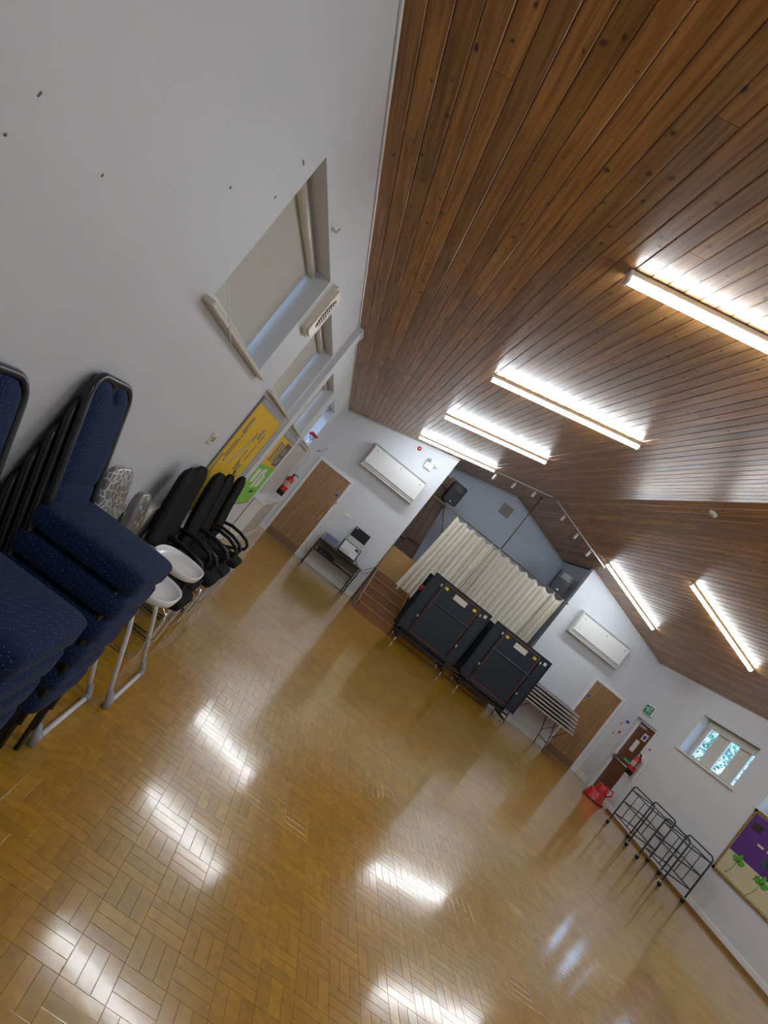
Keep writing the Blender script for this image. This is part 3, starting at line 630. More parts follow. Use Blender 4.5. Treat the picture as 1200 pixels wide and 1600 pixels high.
for k, (P, l) in enumerate(((([(2.20, 13.32, .78), (2.28, 13.3, .70), (2.40, 13.35, .60), (2.5, 13.52, .66), (2.6, 13.57, .78), (2.72, 13.57, .95)]), 'black cable looping from the mixer to the stage edge'),
    ([(2.18, 13.32, .76), (2.30, 13.28, .66), (2.44, 13.3, .52), (2.45, 13.42, .40), (2.36, 13.5, .30), (2.46, 13.5, .10), (2.42, 13.45, .008), (2.2, 13.5, .006)], 'thin black cable hanging from the mixer to the floor'),
    ([(2.20, 13.36, .80), (2.34, 13.4, .68), (2.52, 13.55, .62), (2.66, 13.57, .72), (2.74, 13.56, .93)], 'second thin cable running to the stage edge'))):
    pts = [Vector(p) for p in P]; sm = []
    for i in range(len(pts)-1):
        p0 = pts[max(i-1, 0)]; p1 = pts[i]; p2 = pts[i+1]; p3 = pts[min(i+2, len(pts)-1)]
        for q in range(5):
            u = q/5; sm.append(.5*((2*p1)+(p2-p0)*u+(2*p0-5*p1+4*p2-p3)*u*u+(3*p1-p0-3*p2+p3)*u**3))
    sm.append(pts[-1]); tag(MB().tube(sm, .0045, 6).obj('cable', BLACKP), l, 'cable', 'audio cables')
# ------------------------------------------------------------------ table tennis tables
def castor(t, x, y, m=GREYP):
    h = MB(); h.cyl((x-.012, y, .04), (x+.012, y, .04), .038, 14); o = h.obj('castor', m, t); MB().cbox(x-.018, x+.018, y-.02, y+.02, .06, .10, .003).obj('castor_fork', STEEL, t)
def tt_table(x, label):
    t = thing('table_tennis_table', label, 'table', (x, 12.4, 0), 0, 'folded table tennis tables')
    for k, (y, x0, x1, z0, z1) in enumerate(((0, -.745, .745, .325, 1.67), (.40, -.76, .73, .30, 1.57))):
        b = MB().cbox(x0, x1, y, y+.022, z0, z1, .004).obj('table_half', TTBLUE, t)
        e_ = MB()
        for (a0, a1, c0, c1) in ((x0-.006, x1+.006, z1-.03, z1+.004), (x0-.006, x1+.006, z0-.004, z0+.03), (x0-.006, x0+.03, z0, z1), (x1-.03, x1+.006, z0, z1)): e_.box(a0, a1, y-.008, y+.03, c0, c1)
        e_.obj('steel_edge', mat('black navy edge frame', (.008, .012, .018), .3), b)
    r = MB(); z0, z1, a = .37, 1.612, .455
    for p, q in (((-a, z1), (a, z1)), ((-a, z0), (-a, z1)), ((a, z0), (a, z1)), ((-a, z0), (a, z0))):
        r.tube([(p[0], -.012, p[1]), (q[0], -.012, q[1])], .0075, 5)
    r.obj('red_trim_frame', TTRED, t)
    MB().cbox(-.5, .5, -.035, -.010, 1.145, 1.185, .004).obj('cross_bar', NAVYM, t)
    for s in (-1, 1):
        MB().cbox(s*.50-.012, s*.50+.012, -.03, -.009, .42, 1.50, .003).obj('leg_rail', BLACKM, t)
        for z in (1.52, .72): MB().cbox(s*.52-.02, s*.52+.02, -.045, -.009, z-.03, z+.03, .005).obj('latch', STEEL, t)
        MB().cbox(s*.375-.04, s*.375+.04, -.003, -.0005, 1.50, 1.56, .0005).obj('warning_sticker', YEL, t)
    MB().cbox(-.15, .17, -.003, -.0005, 1.44, 1.56, .0005).obj('instruction_label', PAPER, t)
    MB().cbox(.60, .67, -.003, -.0005, 1.53, 1.60, .0005).obj('small_label', PAPER, t)
    ch = MB()
    for y in (.04, .38): ch.cbox(-.70, .70, y, y+.03, .20, .245, .004)
    for s in (-.6, .6): ch.cbox(s-.02, s+.02, -.10, .52, .105, .15, .004); ch.cbox(s-.02, s+.02, .18, .22, .15, 1.2, .004)
    for s in (-.3, .3): ch.tube([(s, .02, .25), (s+.1, .2, .62), (s, .38, .25)], .014, 6)
    ch.cbox(-.62, .62, .18, .22, .17, .30, .004)
    ch.obj('chassis', BLACKM, t)
    for s in (-.6, .6):
        for y in (-.07, .49): castor(t, s, y)
    return t
tt_table(4.365, 'folded dark navy table tennis table on castors, left one before the stage')
tt_table(6.02, 'folded dark navy table tennis table on castors, right one before the stage')
tag(MB().super((0, 0, 0), (.09, .05, .07), (.8, .8), 14, 8).obj('red_cloth', mat('dark red cloth', (.25, .03, .05), .8)), 'crumpled dark red cloth tucked behind the left folded table', 'cloth').location = (3.66, 12.76, 1.20)
# folding tables stacked against the end wall
LAM = mat('dark laminate', (.045, .05, .07), .35); ALU = mat('aluminium table edge', (.62, .60, .58), .3, .6)
for k in range(6):
    z = .72+.078*k; xo = 8.33-.028*k
    t = thing('folding_table', ('bottom folding table of the stack by the right oak door, legs lowered', 'second folding table from the bottom of the silver edged stack', 'third folding table up in the silver edged stack', 'fourth folding table up in the silver edged stack', 'fifth folding table up in the silver edged stack', 'topmost folding table of the stack by the right oak door')[k], 'table', (xo-.9, 13.14, z), 0, 'stacked folding tables')
    MB().cbox(-.9, .9, -.33, .33, -.004, .026, .003).obj('table_top', LAM if k else wood_mat('brown table underside', (.2, .1, .04), (.3, .15, .06), 0), t)
    e_ = MB()
    for s in (-1, 1): e_.cbox(-.905, .905, s*.333-.006, s*.333+.006, -.008, .030, .003)
    e_.cbox(.90, .912, -.33, .33, -.008, .030, .003); e_.cbox(-.912, -.90, -.33, .33, -.008, .030, .003); e_.obj('edge_trim', ALU, t)
    g = MB()
    if k == 0:
        for s in (-.55, .55):
            for y in (-.26, .26): g.tube([(s-.10, y, -.01), (s+.02, y, -.40), (s+.06, y, -.718)], .011, 6)
            g.tube([(s+.03, -.26, -.5), (s+.03, .26, -.5)], .009, 6); g.tube([(s+.30, -.2, -.01), (s+.02, -.24, -.36)], .007, 6); g.tube([(s+.30, .2, -.01), (s+.02, .24, -.36)], .007, 6)
    else:
        for y in (-.27, .27): g.tube([(-.8, y, -.02), (.8, y, -.02)], .010, 6)
        g.tube([(.74, -.27, -.022), (.74, .27, -.022)], .010, 6); g.tube([(.3, -.27, -.022), (.3, .27, -.022)], .010, 6)
    g.obj('leg_frame', BLACKM, t)
# ------------------------------------------------------------------ right wall items
t = thing('exit_sign', 'green and white running man exit sign box above the mahogany exit door', 'sign', (W, 12.80, 2.21))
MB().cbox(-.05, 0, -.17, .17, -.10, .10, .004).obj('sign_box', WPLAST, t); sb = MB().box(-.053, -.0505, -.16, .16, -.09, .09).obj('sign_face', GREEN, t)
q = MB(); X = -.0545
def yz(P): q.prism(P, (X, 0, 0), (0, -1, 0), (0, 0, 1), (.0012, 0, 0))
yz([(.02, -.055), (.02, .065), (.10, .065), (.10, -.055), (.085, -.055), (.085, .05), (.035, .05), (.035, -.055)])
yz(arc((-.035, .05), .014, 0, 2*PI, 10)[:-1]); yz([(-.06, .03), (-.02, .033), (-.01, -.005), (-.03, -.01), (-.035, .01), (-.055, .0)]); yz([(-.03, -.01), (-.012, -.008), (-.005, -.05), (-.02, -.055)]); yz([(-.035, -.008), (-.02, -.01), (-.05, -.05), (-.075, -.04)])
yz([(-.13, .02), (-.10, .045), (-.10, .03), (-.075, .03), (-.075, .01), (-.10, .01), (-.10, -.005)]); q.obj('pictogram', WHITEM, sb)
t2 = thing('sign_spur', 'small white electrical spur just beside the green exit sign', 'switch', (W, 12.50, 2.22)); MB().cbox(-.02, 0, -.03, .03, -.045, .045, .003).obj('spur_plate', WPLAST, t2); MB().box(-.022, -.0201, -.01, .01, -.01, .01).obj('fuse_cover', GREYP, t2)
def extinguisher(loc, rz, label, board=False, h=.40, r=.075):
    t = thing('fire_extinguisher', label, 'fire extinguisher', loc, rz)
    MB().lathe([(0, .0), (r, .0), (r, .10)], n=20).obj('base_boot', BLACKP, t)
    MB().lathe([(r, .10), (r, h-.04), (r*.75, h), (r*.3, h+.03), (.02, h+.05), (0, h+.05)], n=20).obj('cylinder', RED, t)
    MB().lathe([(r+.001, .2), (r+.001, .31)], n=20).obj('label_band', mat('pale label band', (.6, .35, .3), .5), t)
    v = MB(); v.cyl((0, 0, h+.05), (0, 0, h+.09), .016, 10); v.tube([(-.01, 0, h+.085), (.06, 0, h+.10), (.10, 0, h+.085)], .008, 6); v.tube([(0, 0, h+.07), (.07, 0, h+.065)], .006, 6); v.obj('valve_lever', BLACKP, t)
    MB().tube([(0, .015, h+.06), (.02, r+.02, h), (.02, r+.025, h-.1), (.02, r+.01, .16)], .010, 7).obj('hose', BLACKP, t)
    if board: MB().cbox(-r-.03, -r-.012, -.13, .13, -.03, h+.12, .004).obj('backing_board', WPLAST, t)
    else: MB().cbox(-r-.02, -r-.001, -.02, .02, h-.1, h, .002).obj('bracket', GREYP, t)
    return t
extinguisher((W-.105, 11.98, .86), PI, 'red fire extinguisher on a white board on the right wall beside the exit door', True)
extinguisher((.11, 11.75, .95), 0, 'dark red fire extinguisher on the left wall beside the left oak door')
for y, z, w, h, c, l in ((13.20, 1.70, .16, .10, 'b', 'small blue mandatory notice on the wall left of the exit door'), (13.36, 1.58, .05, .14, 'r', 'narrow red and blue notice below the small blue one'),
                         (13.22, 1.40, .09, .10, 'r', 'small red square fire notice left of the exit door'), (13.38, 1.30, .05, .10, 'r', 'tiny red strip notice lowest left of the exit door'), (12.03, 1.53, .10, .07, 'r', 'small red and white notice above the right extinguisher')):
    t = thing('wall_notice', l, 'sign', (W, y, z), 0, 'small safety notices'); MB().cbox(-.004, 0, -w/2, w/2, -h/2, h/2, .001).obj('notice_plate', WPLAST, t)
    MB().box(-.0055, -.0042, -w/2+.01, w/2-.01, -h/2+.02, h/2-.01).obj('notice_print', mat('blue sign', (0, 0, 0)) if c == 'b' else RED, t)
t = thing('step_stool', 'red plastic step stool with a handle on the floor before the exit door', 'stool', (9.02, 11.95, 0))
MB().lathe([(.215, .012), (.225, .0), (.225, .03), (.19, .12), (.175, .20), (.165, .215), (0, .218)], n=28).obj('lower_step', RED, t)
MB().lathe([(.13, .218), (.12, .36), (.112, .385), (0, .388)], (.03, -.02, 0), n=24).obj('upper_step', RED, t)
MB().tube([(.10, -.13, .22), (.16, -.19, .30), (.15, -.18, .40), (.08, -.10, .395)], .016, 8).obj('handle', RED, t)
MB().lathe([(.226, .004), (.232, .012), (.226, .022)], n=28).obj('rubber_rim', BLACKP, t)
def trolley(yc, x0, x1, hl, label):
    t = thing('steel_trolley', label, 'trolley', ((x0+x1)/2, yc, 0), 0, 'dark steel trolleys'); hx = (x1-x0)/2
    for s, dy in ((-1, 0), (1, .08)):
        P = [(s*hx, dy-hl, .10)]+[(s*hx, dy-hl+.08-.08*math.cos(a), .79+.08*math.sin(a)) for a in [PI/2*k/5 for k in range(6)]]+[(s*hx, dy+hl-.08+.08*math.sin(a), .79+.08*math.cos(a)) for a in [PI/2*k/5 for k in range(6)]]+[(s*hx, dy+hl, .10)]
        MB().tube(P, .014, 8).obj('side_hoop', NAVYM, t)
        r = MB()
        for z in (.78, .52, .25): r.tube([(s*hx, dy-hl, z), (s*hx, dy+hl, z)], .011, 6)
        for yy in (-hl*.3, hl*.35): r.tube([(s*hx, dy+yy, .25), (s*hx, dy+yy, .78)], .008, 6)
        r.obj('side_rail', NAVYM, t)
    c = MB()
    for z in (.78, .52, .25):
        for s in (-1, 1): c.tube([(-hx, s*hl, z), (hx, s*hl+.08, z)], .011, 6)
        c.tube([(-hx, -hl, z-.012), (hx, hl+.08, z-.012)], .008, 4)
    c.obj('cross_bars', NAVYM, t)
    for s, dy in ((-1, 0), (1, .08)):
        for u in (-1, 1):
            x, y = s*hx, dy+u*hl; MB().cyl((x-.012, y, .042), (x+.012, y, .042), .04, 14).obj('castor', BLACKP, t)
            MB().cbox(x-.018, x+.018, y-.018, y+.018, .06, .105, .004).obj('castor_fork', STEEL, t)
    return t
trolley(10.23, 8.60, 9.15, .36, 'dark steel trolley frame on castors nearer the exit door')
trolley(9.18, 8.62, 9.17, .35, 'dark steel trolley frame on castors next to the purple display board')
# purple display board
t = thing('display_board', 'purple and cream display board with green leaves and gold scalloped border', 'notice board', (W, 8.20, 1.29))
yz0, yz1, z0, z1 = -.90, .90, -.57, .62
MB().cbox(-.018, 0, yz0, yz1, z0, z1, .003).obj('board_frame', mat('tan board frame', (.35, .27, .14), .6), t)
PUR = mat('purple backing paper', (.10, .025, .22), .6, var=.15, scale=6, bump=.3, bscale=8); CRM = mat('cream backing paper', (.62, .56, .36), .75, var=.08, scale=5)
MB().box(-.022, -.0185, yz0+.06, yz1-.06, -.15, z1-.07).obj('purple_paper', PUR, t); MB().box(-.023, -.0185, yz0+.06, yz1-.06, z0+.05, -.15).obj('cream_paper', CRM, t)
for nm, P in (('side', None),):
    b = MB(); n = 26
    for k in range(n):
        z = z0+(z1-z0)*(k+.5)/n
        for yy in (yz0+.03, yz1-.03): b.lathe([(0, 0), (.032, 0), (.032, .004), (0, .004)], (0, 0, 0), 10, Matrix.Translation((-.0235, yy, z)) @ Matrix.Rotation(-PI/2, 4, 'Y'))
    n = 38
    for k in range(n):
        y = yz0+(yz1-yz0)*(k+.5)/n
        for zz in (z0+.03, z1-.03): b.lathe([(0, 0), (.030, 0), (.030, .004), (0, .004)], (0, 0, 0), 10, Matrix.Translation((-.0235, y, zz)) @ Matrix.Rotation(-PI/2, 4, 'Y'))
    b.obj('scalloped_border', mat('gold corrugated border', (.42, .31, .12), .6), t)
GL = mat('green leaf card', (.10, .38, .04), .6); GLD = mat('dark green leaf card', (.03, .10, .07), .6)
def leafy(y, z, s, m, flip=1):
    b = MB(); 
    for a in (.3, 1.5, 2.7): 
        c_, d_ = math.cos(a), math.sin(a); P = []
        for k in range(9):
            u = k/8; w = .30*math.sin(PI*u)**.8; P.append((u, w))
        P += [(u, -w) for u, w in P[::-1][1:-1]]
        b.prism([(s*(u*c_-w*d_)*flip, s*(u*d_+w*c_)) for u, w in P], (-.026, y, z), (0, -1, 0), (0, 0, 1), (.002, 0, 0))
    b.tube([(-.025, y, z), (-.025, y+.1*s*flip, z-.9*s), (-.025, y+.5*s*flip, z-1.6*s)], .005, 4)
    b.obj('paper_leaf', m, t)
leafy(.58, -.24, .15, GL); leafy(.06, -.26, .16, GL); leafy(-.46, -.25, .15, GL); leafy(.12, .0, .17, GLD); leafy(-.5, .2, .14, GLD)
MB().box(-.025, -.0221, .56, .76, .32, .44).obj('dark_card', mat('black card', (.03, .025, .02), .6), t)
for y in (.42, .22, .0, -.25): MB().box(-.025, -.0221, y-.065, y+.065, .165, .20).obj('caption_strip', mat('pink paper', (.72, .55, .5), .7), t)
# ------------------------------------------------------------------ left wall items
def cork_board(y0, y1, z0, z1, label): 
    t = thing('notice_board', label, 'notice board', (0, (y0+y1)/2, (z0+z1)/2)); h = (y1-y0)/2; v = (z1-z0)/2
    MB().cbox(0, .014, -h, h, -v, v, .002).obj('board_frame', mat('grey brown board frame', (.20, .18, .16), .5), t); return t, h, v
t, h, v = cork_board(5.03, 6.76, .72, 1.93, 'yellow backed notice board with small printed labels below the second window')
MB().box(.0142, .017, -h+.03, h-.05, -v+.03, v-.06).obj('yellow_paper', YBACK, t); MB().box(.0142, .02, -h+.03, h-.03, v-.06, v-.01).obj('grey_strip', GREYP, t)
INK = mat('printed label', (.30, .23, .13), .6, var=.5, scale=60)
for y, z, w, hh in ((5.26, 1.66, .10, .16), (5.33, 1.55, .05, .16), (5.24, 1.42, .05, .18), (5.34, 1.38, .05, .2), (5.15, 1.24, .05, .22), (5.9, 1.60, .10, .09), (6.1, 1.66, .12, .12), (6.3, 1.62, .08, .12), (6.28, 1.44, .05, .2), (6.04, 1.38, .05, .16), (6.08, 1.27, .10, .10), (6.24, 1.24, .10, .10), (6.05, 1.12, .05, .12), (6.27, 1.14, .14, .14)):
    MB().box(.0172, .0195, y-5.895-w/2, y-5.895+w/2, z-1.325-hh/2, z-1.325+hh/2).obj('printed_label', INK, t)
MB().prism([(-.25, -.08), (-.02, .10), (.03, .34), (-.08, .28), (-.15, .15), (-.28, .0)], (.0172, .0, .0), (0, 1, 0), (0, 0, 1), (.002, 0, 0)).obj('cream_cutout', mat('cream cutout card', (.55, .45, .22), .7), t)
t, h, v = cork_board(7.40, 9.20, .72, 1.93, 'yellow and lime green notice board with posters beyond the boxed pier')
MB().box(.0142, .017, -h+.03, h-.03, .05, v-.12).obj('yellow_paper', YBACK, t); MB().box(.0142, .0175, -h+.03, h-.03, -v+.03, .05).obj('green_paper', GBACK, t); MB().box(.0142, .02, -h+.03, h-.03, v-.11, v-.02).obj('grey_strip', GREYP, t)
DP = mat('dark poster', (.10, .09, .10), .6, var=.4, scale=20)
MB().box(.0178, .020, .10, .80, .08, .46).obj('dark_poster', DP, t)
for y, z in ((.28, .17), (.5, .17), (.28, .32), (.5, .32)): MB().box(.0202, .0215, y-.08, y+.08, z-.055, z+.055).obj('photo_print', mat('grey photo print', (.30, .28, .28), .5), t)
MB().box(.0178, .020, -.55, -.30, .12, .42).obj('brown_poster', INK, t); MB().box(.0178, .020, -.2, .0, .12, .42).obj('brown_poster', INK, t)
for y, z, w, hh in ((-.5, -.12, .3, .2), (-.1, -.16, .2, .3), (.3, -.2, .35, .2), (.1, -.05, .25, .1)): MB().box(.0178, .020, y-w/2, y+w/2, z-hh/2, z+hh/2).obj('white_slip', PAPER, t)
MB().box(.0178, .0205, .05, .4, -.40, -.36).obj('leaf_strip', GLD, t)
t = thing('whiteboard', 'blank pale panel board below the last left window', 'board', (0, 10.7, 1.42)); MB().cbox(0, .016, -1.0, 1.0, -.50, .50, .003).obj('board_face', mat('pale grey board', (.55, .55, .56), .4), t); MB().cbox(.0, .06, -1.05, 1.05, .502, .53, .004).obj('top_shelf', CREAM, t); MB().cbox(.0, .02, -1.0, 1.0, -.52, -.501, .003).obj('bottom_rail', GLOSS, t)
t = thing('radiator_cover', 'white boxed radiator cover below the last left windows, behind the black chairs', 'radiator cover', (0, 10.8, 0))
MB().cbox(.0, .20, -1.2, 1.2, .80, .84, .006).obj('cover_top', GLOSS, t); MB().cbox(.01, .18, -1.18, -1.15, .001, .80, .003).obj('end_panel', GLOSS, t); MB().cbox(.01, .18, 1.15, 1.18, .001, .80, .003).obj('end_panel', GLOSS, t)
MB().cbox(.16, .175, -1.15, 1.15, .12, .799, .003).obj('front_panel', mat('floor reflection tinted panel', (.58, .52, .46), .4), t)  # white front, with the floor's warm reflection put into its colour
MB().cbox(.17, .185, -1.15, 1.15, .001, .12, .003).obj('plinth', GLOSS, t)
t = thing('flower_vase', 'small glass vase of red flowers on the sill of the last left window', 'vase', (-.01, 11.0, WB))
MB().lathe([(0, .0), (.03, .0), (.035, .05), (.022, .09), (.028, .11)], n=16).obj('vase', mat('pale glass vase', (.75, .8, .82), .1), t)
g = MB()
for k in range(7): a = k*.9; g.tube([(0, 0, .05), (.03*math.cos(a), .03*math.sin(a), .13), (.06*math.cos(a), .07*math.sin(a), .2)], .004, 5)
g.obj('stems', mat('dark green stem', (.03, .10, .03), .6), t)
for k in range(8):
    a = k*.8; rr = .0 if k == 7 else .06
    MB().super((rr*math.cos(a), rr*math.sin(a)*1.2, .22+.02*math.sin(k*3)), (.032, .032, .026), (1, 1), 10, 6).obj('flower_head', mat('red petals', (.45, .01, .03), .6), t)
t = thing('coat_hook', 'small metal hook bracket on the end wall left of the oak door', 'hook', (.12, D, 2.22)); MB().tube([(-.06, -.01, -.09), (-.02, -.04, -.09), (.03, -.03, 0), (.07, -.01, .09)], .010, 6).obj('hook_arm', STEEL, t); MB().cbox(-.08, -.04, -.014, 0, -.11, -.07, .002).obj('hook_plate', GREYP, t)
t = thing('wall_fan_heater', 'cream wall fan unit with an oval louvred grille between the first two windows', 'fan', (0, 4.62, 2.66))
MB().prism(rrect(-.13, .13, -.20, .21, .03), (0, 0, 0), (0, 1, 0), (0, 0, 1), (.035, 0, 0)).obj('backplate', CREAMP, t)
MB().prism(rrect(-.115, .115, -.185, .195, .03), (.035, 0, 0), (0, 1, 0), (0, 0, 1), (.022, 0, 0)).obj('cover', CREAMP, t)
MB().prism([(.075*math.cos(a), .015+.125*math.sin(a)) for a in [2*PI*k/24 for k in range(24)]], (.057, 0, 0), (0, 1, 0), (0, 0, 1), (.002, 0, 0)).obj('grille_recess', mat('dark recess', (.08, .07, .05), .7), t)
for k in range(11):
    z = -.10+.0235*k; w = .074*math.sqrt(max(.05, 1-((z-.015)/.128)**2)); MB().box(.0592, .066, -w, w, z-.0045, z+.0045).obj('louvre', CREAMP, t)
t = thing('wall_socket', 'small cream double socket on the left wall beside the yellow board', 'socket', (0, 4.52, 1.42)); MB().cbox(0, .012, -.075, .075, -.045, .045, .003).obj('socket_plate', CREAMP, t)
for s in (-.035, .035): MB().cbox(.012, .016, s-.02, s+.02, -.022, .022, .001).obj('socket_outlet', mat('tan socket insert', (.45, .36, .2), .5), t)
SC = mat('bare scuff', (.22, .22, .22), .8)
for y, z, w, h, l in ((2.567, 2.662, .05, .009, 'elongated scuff on the left wall just above the largest window'), (2.195, 2.286, .014, .010, 'small screw hole in the left wall, midway up left of the largest window'),
                   (2.567, 2.476, .016, .014, 'round filled screw hole in the left wall beside the top of the largest window'), (1.60, 1.94, .006, .012, 'faint mark in the left wall between the chair backs and the largest window'),
                   (1.284, 1.936, .005, .014, 'small mark high in the left wall near the left edge of the photo'), (1.282, 1.83, .008, .008, 'dark speck in the left wall below the other mark at the left edge')):
    o = tag(MB().lathe([(0, 0), (.5, 0), (.45, .0015), (0, .0015)], n=10).obj('wall_mark', SC), l, 'mark', 'screw holes in the left wall')
    o.rotation_euler = (0, PI/2, 0); o.scale = (h, w, 1); o.location = (0.0005, y, z)
t = thing('curtain_hook', 'small cream bracket stub on the left wall above the nearest window', 'bracket', (0, 3.52, 2.84)); MB().tube([(0, 0, 0), (.03, 0, 0), (.035, .0, .03)], .006, 6).obj('stub', CREAM, t); MB().cbox(0, .006, -.02, .02, -.008, .008, .001).obj('stub_plate', CREAM, t)
# radiator
t = thing('radiator', 'long white panel radiator with a slatted top behind the high chairs', 'radiator', (.0, 3.5, 0))
MB().cbox(.035, .055, -.70, .70, .36, .86, .004).obj('panel', GLOSS, t); MB().cbox(.095, .115, -.70, .70, .36, .86, .004).obj('panel', GLOSS, t)
b = MB()
for s in (-1, 1): b.cbox(.032, .118, s*.705-.004, s*.705+.004, .36, .87, .002)
b.obj('side_panel', GLOSS, t)
for k in range(34): MB().box(.036, .114, -.68+.041*k, -.666+.041*k, .862, .870).obj('top_slat', GLOSS, t)
MB().box(.034, .038, -.70, .70, .86, .872).obj('top_rim', GLOSS, t); MB().box(.112, .116, -.70, .70, .86, .872).obj('top_rim', GLOSS, t)
# ------------------------------------------------------------------ blue banquet chairs
def banquet_chair(label, group):
    t = thing('banquet_chair', label, 'chair', (0, 0, 0), 0, group)
    st = MB().super((.0, 0, .418), (.235, .222, .052), (.22, .34), 44, 16, dome=.10).obj('seat', BLUEF, t)
    MB().prism([(x*.98, y*.98) for x, y in rrect(-.21, .215, -.20, .20, .07, 5)], (0, 0, .378), (1, 0, 0), (0, 1, 0), (0, 0, .012)).obj('seat_pan', BLACKP, t)
    L = math.hypot(.175, .54); u = Vector((-.175, 0, .54))/L; n = Vector((.54, 0, .175))/L; o = Vector((-.185, 0, .40))
    def P(a, y, d=0): return o+u*a+n*d+Vector((0, y, 0))
    pts = [P(-.02, -.19)]+[P(a, -.19) for a in (.1, .25, .4, .46)]
    for k in range(7): a = PI/2*k/6; pts.append(P(.48+.085*math.sin(a), -.19+.085*(1-math.cos(a))))
    pts += [Vector((p.x, -p.y, p.z)) for p in pts[::-1]]
    MB().tube(pts, .0155, 8).obj('back_frame', BLACKM, t)
    # back cushion
    def cush(a0, a1, w0, w1, th, notch, name):
        nu, nv = 14, 16; vs = []; fs = []
        for side in (1, -1):
            for j in range(nv+1):
                for i in range(nu+1):
                    s_ = -1+2*i/nu; v = j/nv; w = w0+(w1-w0)*v
                    rr = max(0, v-.86)/.14; ww = w*(1-.34*rr**2)*(1-.12*max(0, .08-v)/.08)
                    a = a0+(a1-a0)*v - (notch*max(0, 1-abs(s_)*3.2)*max(0, (v-.8)/.2) if notch else 0)
                    bul = th*(1-abs(s_)**5)*(1-abs(2*v-1)**8)
                    vs.append(P(a, s_*ww, .0+side*(bul if side > 0 else bul*.35)))
        K = (nu+1)*(nv+1)
        for j in range(nv):
            for i in range(nu):
                q0 = j*(nu+1)+i; fs.append((q0, q0+1, q0+nu+2, q0+nu+1)); fs.append((K+q0, K+q0+nu+1, K+q0+nu+2, K+q0+1))
        MB().add(vs, fs, True).obj(name, BLUEF, t)
    cush(.13, .553, .176, .180, .026, .085, 'back_cushion'); cush(.03, .145, .15, .165, .018, 0, 'lumbar_cushion')
    for s in (-1, 1):
        MB().tube([(.17, s*.188, .385), (.185, s*.192, .2), (.20, s*.196, .002)], .0125, 8).obj('leg', BLACKM, t)
        MB().tube([(-.19, s*.19, .41), (-.22, s*.19, .2), (-.26, s*.19, .002)], .0125, 8).obj('leg', BLACKM, t)
        MB().tube([(-.185, s*.19, .385), (.17, s*.188, .375)], .010, 8).obj('side_rail', BLACKM, t)
    MB().tube([(.16, -.19, .37), (.16, .19, .37)], .010, 8).obj('front_rail', BLACKM, t)
    return t
first = banquet_chair('navy dotted banquet chair', 'navy stacked banquet chairs')
used = False
ord_ = ['bottom', 'second from bottom', 'third from bottom', 'fourth from bottom', 'fifth from bottom', 'topmost']
def stack(n, y, x, sname, dz=.110):
    global used
    for k in range(n):
        nm = 'topmost' if k == n-1 else ord_[k]; l = 'navy dotted banquet chair, %s in the %s' % (nm, sname)
        if not used: c = first; c.location = (x, y, dz*k); c['label'] = l; used = True
        else: dup(first, (x+.002*k, y, dz*k), 0, l)
stack(6, 2.425, .378, 'stack beside the high chairs')
stack(5, 1.72, .378, 'stack cut by the left edge')
# ------------------------------------------------------------------ high chairs
def high_chair(y, label, stars):
    bx, by, bw, bz, bh, tx = (-.25, -.10, .12, .80, .22, .075) if stars else (-.16, 0, .17, .86, .30, .21)
    t = thing('high_chair', label, 'high chair', (.42, y, 0), 0, 'white high chairs'); V = pattern_vinyl('leaf pattern vinyl' if not stars else 'star pattern vinyl', stars)
    for s in (-1, 1):
        MB().tube([(-.02, s*.20, .66), (.12, s*.235, .40), (.28, s*.285, .02)], .0135, 8).obj('leg', WSTEEL, t)
        MB().tube([(.0, s*.20, .66), (-.12, s*.235, .40), (-.295, s*.274, .03)], .0135, 8).obj('leg', WSTEEL, t)
        f_ = MB(); f_.tube([(.255, s*.276, .095), (.28, s*.284, .04), (.287, s*.286, .004)], .018, 10); f_.tube([(.284, s*.286, .03), (.284, s*.235, .03)], .017, 10); f_.obj('foot', GREYP, t)
        f_ = MB(); f_.tube([(-.27, s*.267, .095), (-.295, s*.274, .04), (-.302, s*.276, .004)], .018, 10); f_.obj('foot', GREYP, t)
        MB().tube([(-.16, s*.19, .70), (.0, s*.20, .735), (.12, s*.19, .72)], .018, 8).obj('armrest', GREYP, t)
    MB().tube([(.285, -.27, .03), (.285, .27, .03)], .013, 8).obj('base_bar', WSTEEL, t); MB().tube([(-.30, -.26, .03), (-.30, .26, .03)], .013, 8).obj('base_bar', WSTEEL, t)
    MB().super((-.03, 0, .60), (.17, .17, .03), (.4, .5), 24, 10).obj('seat', V, t)
    Mb = Matrix.Translation((bx, by, bz)) @ Matrix.Rotation(math.radians(-14), 4, 'Y'); MB().super((0, 0, 0), (.035, bw, bh), (.5, .55), 28, 14, Mb).obj('padded_back', V, t)
    tr = MB(); P = []
    for k in range(28):
        a = 2*PI*k/28; c_, s_ = math.cos(a), math.sin(a); P.append((.155*math.copysign(abs(c_)**.8, c_), .215*math.copysign(abs(s_)**.75, s_)))
    rings = [(.86, .0), (.98, .012), (1.0, .035), (.985, .045), (.94, .045), (.90, .034), (.86, .016), (.5, .014), (0.02, .014)]; vs = [(tx+p[0]*r, p[1]*r, .755+z) for r, z in rings for p in P]; n = len(P)
    fs = [(i*n+k, i*n+(k+1) % n, (i+1)*n+(k+1) % n, (i+1)*n+k) for i in range(len(rings)-1) for k in range(n)]+[tuple(range(n))[::-1]]; tr.add(vs, fs, True); tr.obj('tray', mat('white tray plastic', (.80, .80, .82), .18), t)
    return t
high_chair(3.60, 'white high chair with star patterned back and white tray, nearer the black chairs', True)
o = high_chair(2.98, 'white high chair with leaf patterned back, half hidden behind the navy chair stack', False); o.location.x = .32
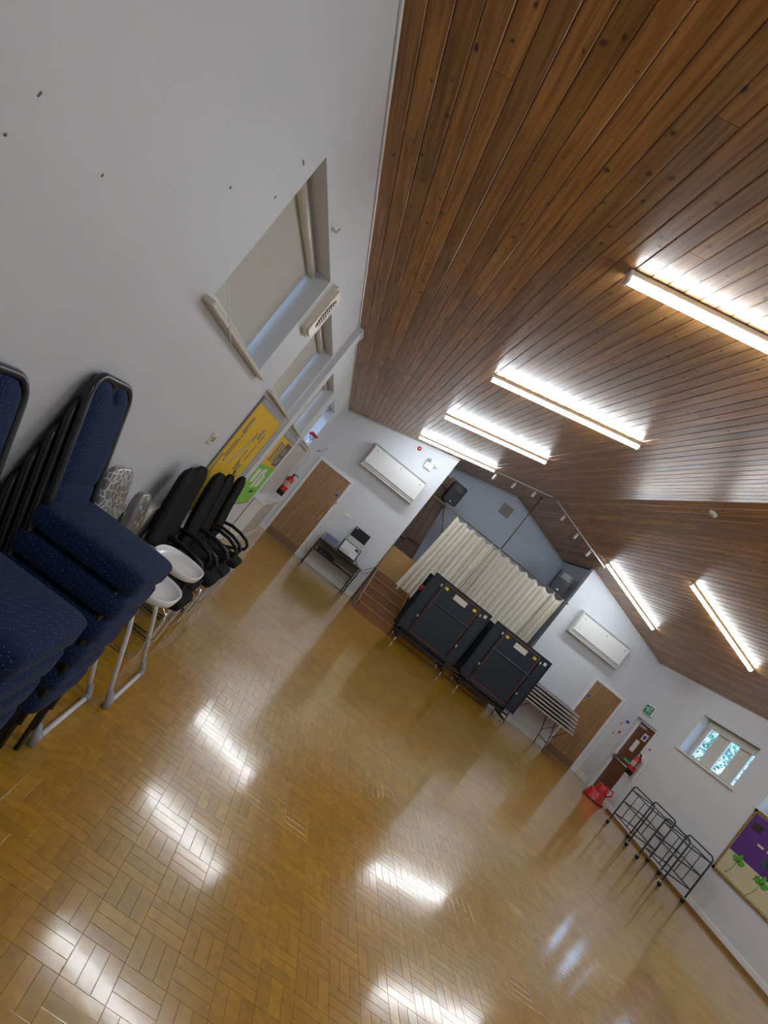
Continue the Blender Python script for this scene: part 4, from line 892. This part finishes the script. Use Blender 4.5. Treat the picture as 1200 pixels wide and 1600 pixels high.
# ------------------------------------------------------------------ black cantilever chairs
def black_chair(label):
    t = thing('cantilever_chair', label, 'chair', (0, 0, 0), 0, 'black cantilever armchairs'); hw = .205
    MB().super((.40, 0, .445), (.235, .225, .045), (.30, .45), 30, 10, dome=.12).obj('seat', BLACKF, t)
    nu, nv = 12, 18; vs = []; fs = []
    for side in (1, -1):
        for j in range(nv+1):
            v = j/nv; zc = .50+.70*v; xc = .215-.02*math.sin(PI*v*1.2)-.14*v**1.4
            w = .225*(1-.12*v)*(1-.5*max(0, (v-.88)/.12)**2)*(1-.25*max(0, .1-v)/.1)
            for i in range(nu+1):
                s_ = -1+2*i/nu; th = .036*(1-abs(s_)**4)**.5*(1-abs(2*v-1)**10); vs.append((xc+side*th+.03*s_*s_, s_*w, zc))
    K = (nu+1)*(nv+1)
    for j in range(nv):
        for i in range(nu): q0 = j*(nu+1)+i; fs.append((q0, q0+1, q0+nu+2, q0+nu+1)); fs.append((K+q0, K+q0+nu+1, K+q0+nu+2, K+q0+1))
    MB().add(vs, fs, True).obj('backrest', BLACKF, t)
    P = [(.20, hw, .40), (.54, hw, .40), (.585, hw, .37), (.60, hw, .33), (.60, hw, .06), (.585, hw, .022), (.55, hw, .012), (.20, hw, .012), (.165, hw-.02, .012), (.15, hw-.06, .012)]
    P = P + [(p[0], -p[1], p[2]) for p in P[::-1]]; MB().tube(P, .0115, 8).obj('sled_base', CHROME, t)
    for s in (-1, 1):
        y = s*(hw+.032)
        A = [(.17, y, .66), (.30, y, .69), (.42, y, .685), (.52, y, .66), (.565, y, .62), (.56, y, .57), (.50, y, .53), (.38, y, .47), (.26, y, .45), (.18, y, .50), (.155, y, .58)]
        MB().tube(A, .018, 8, closed=True).obj('armrest', BLACKP, t)
    MB().cbox(.15, .19, -.05, .05, .42, .60, .005).obj('back_bracket', BLACKP, t)
    return t
bc = black_chair('black cantilever armchair nearest in the row, beside the high chairs'); bc.location = (0, 4.20, 0)
for x, y, l in ((-.055, 4.70, 'second black cantilever armchair of the row, pushed back against the wall'), (0, 5.19, 'third black cantilever armchair, in the middle of the row of five'), (0, 5.68, 'second farthest black cantilever armchair of the row of five'), (0, 6.40, 'farthest black cantilever armchair of the row, closest to the boxed pier')):
    dup(bc, (x, y, 0), 0, l)
bpy.context.view_layer.update()
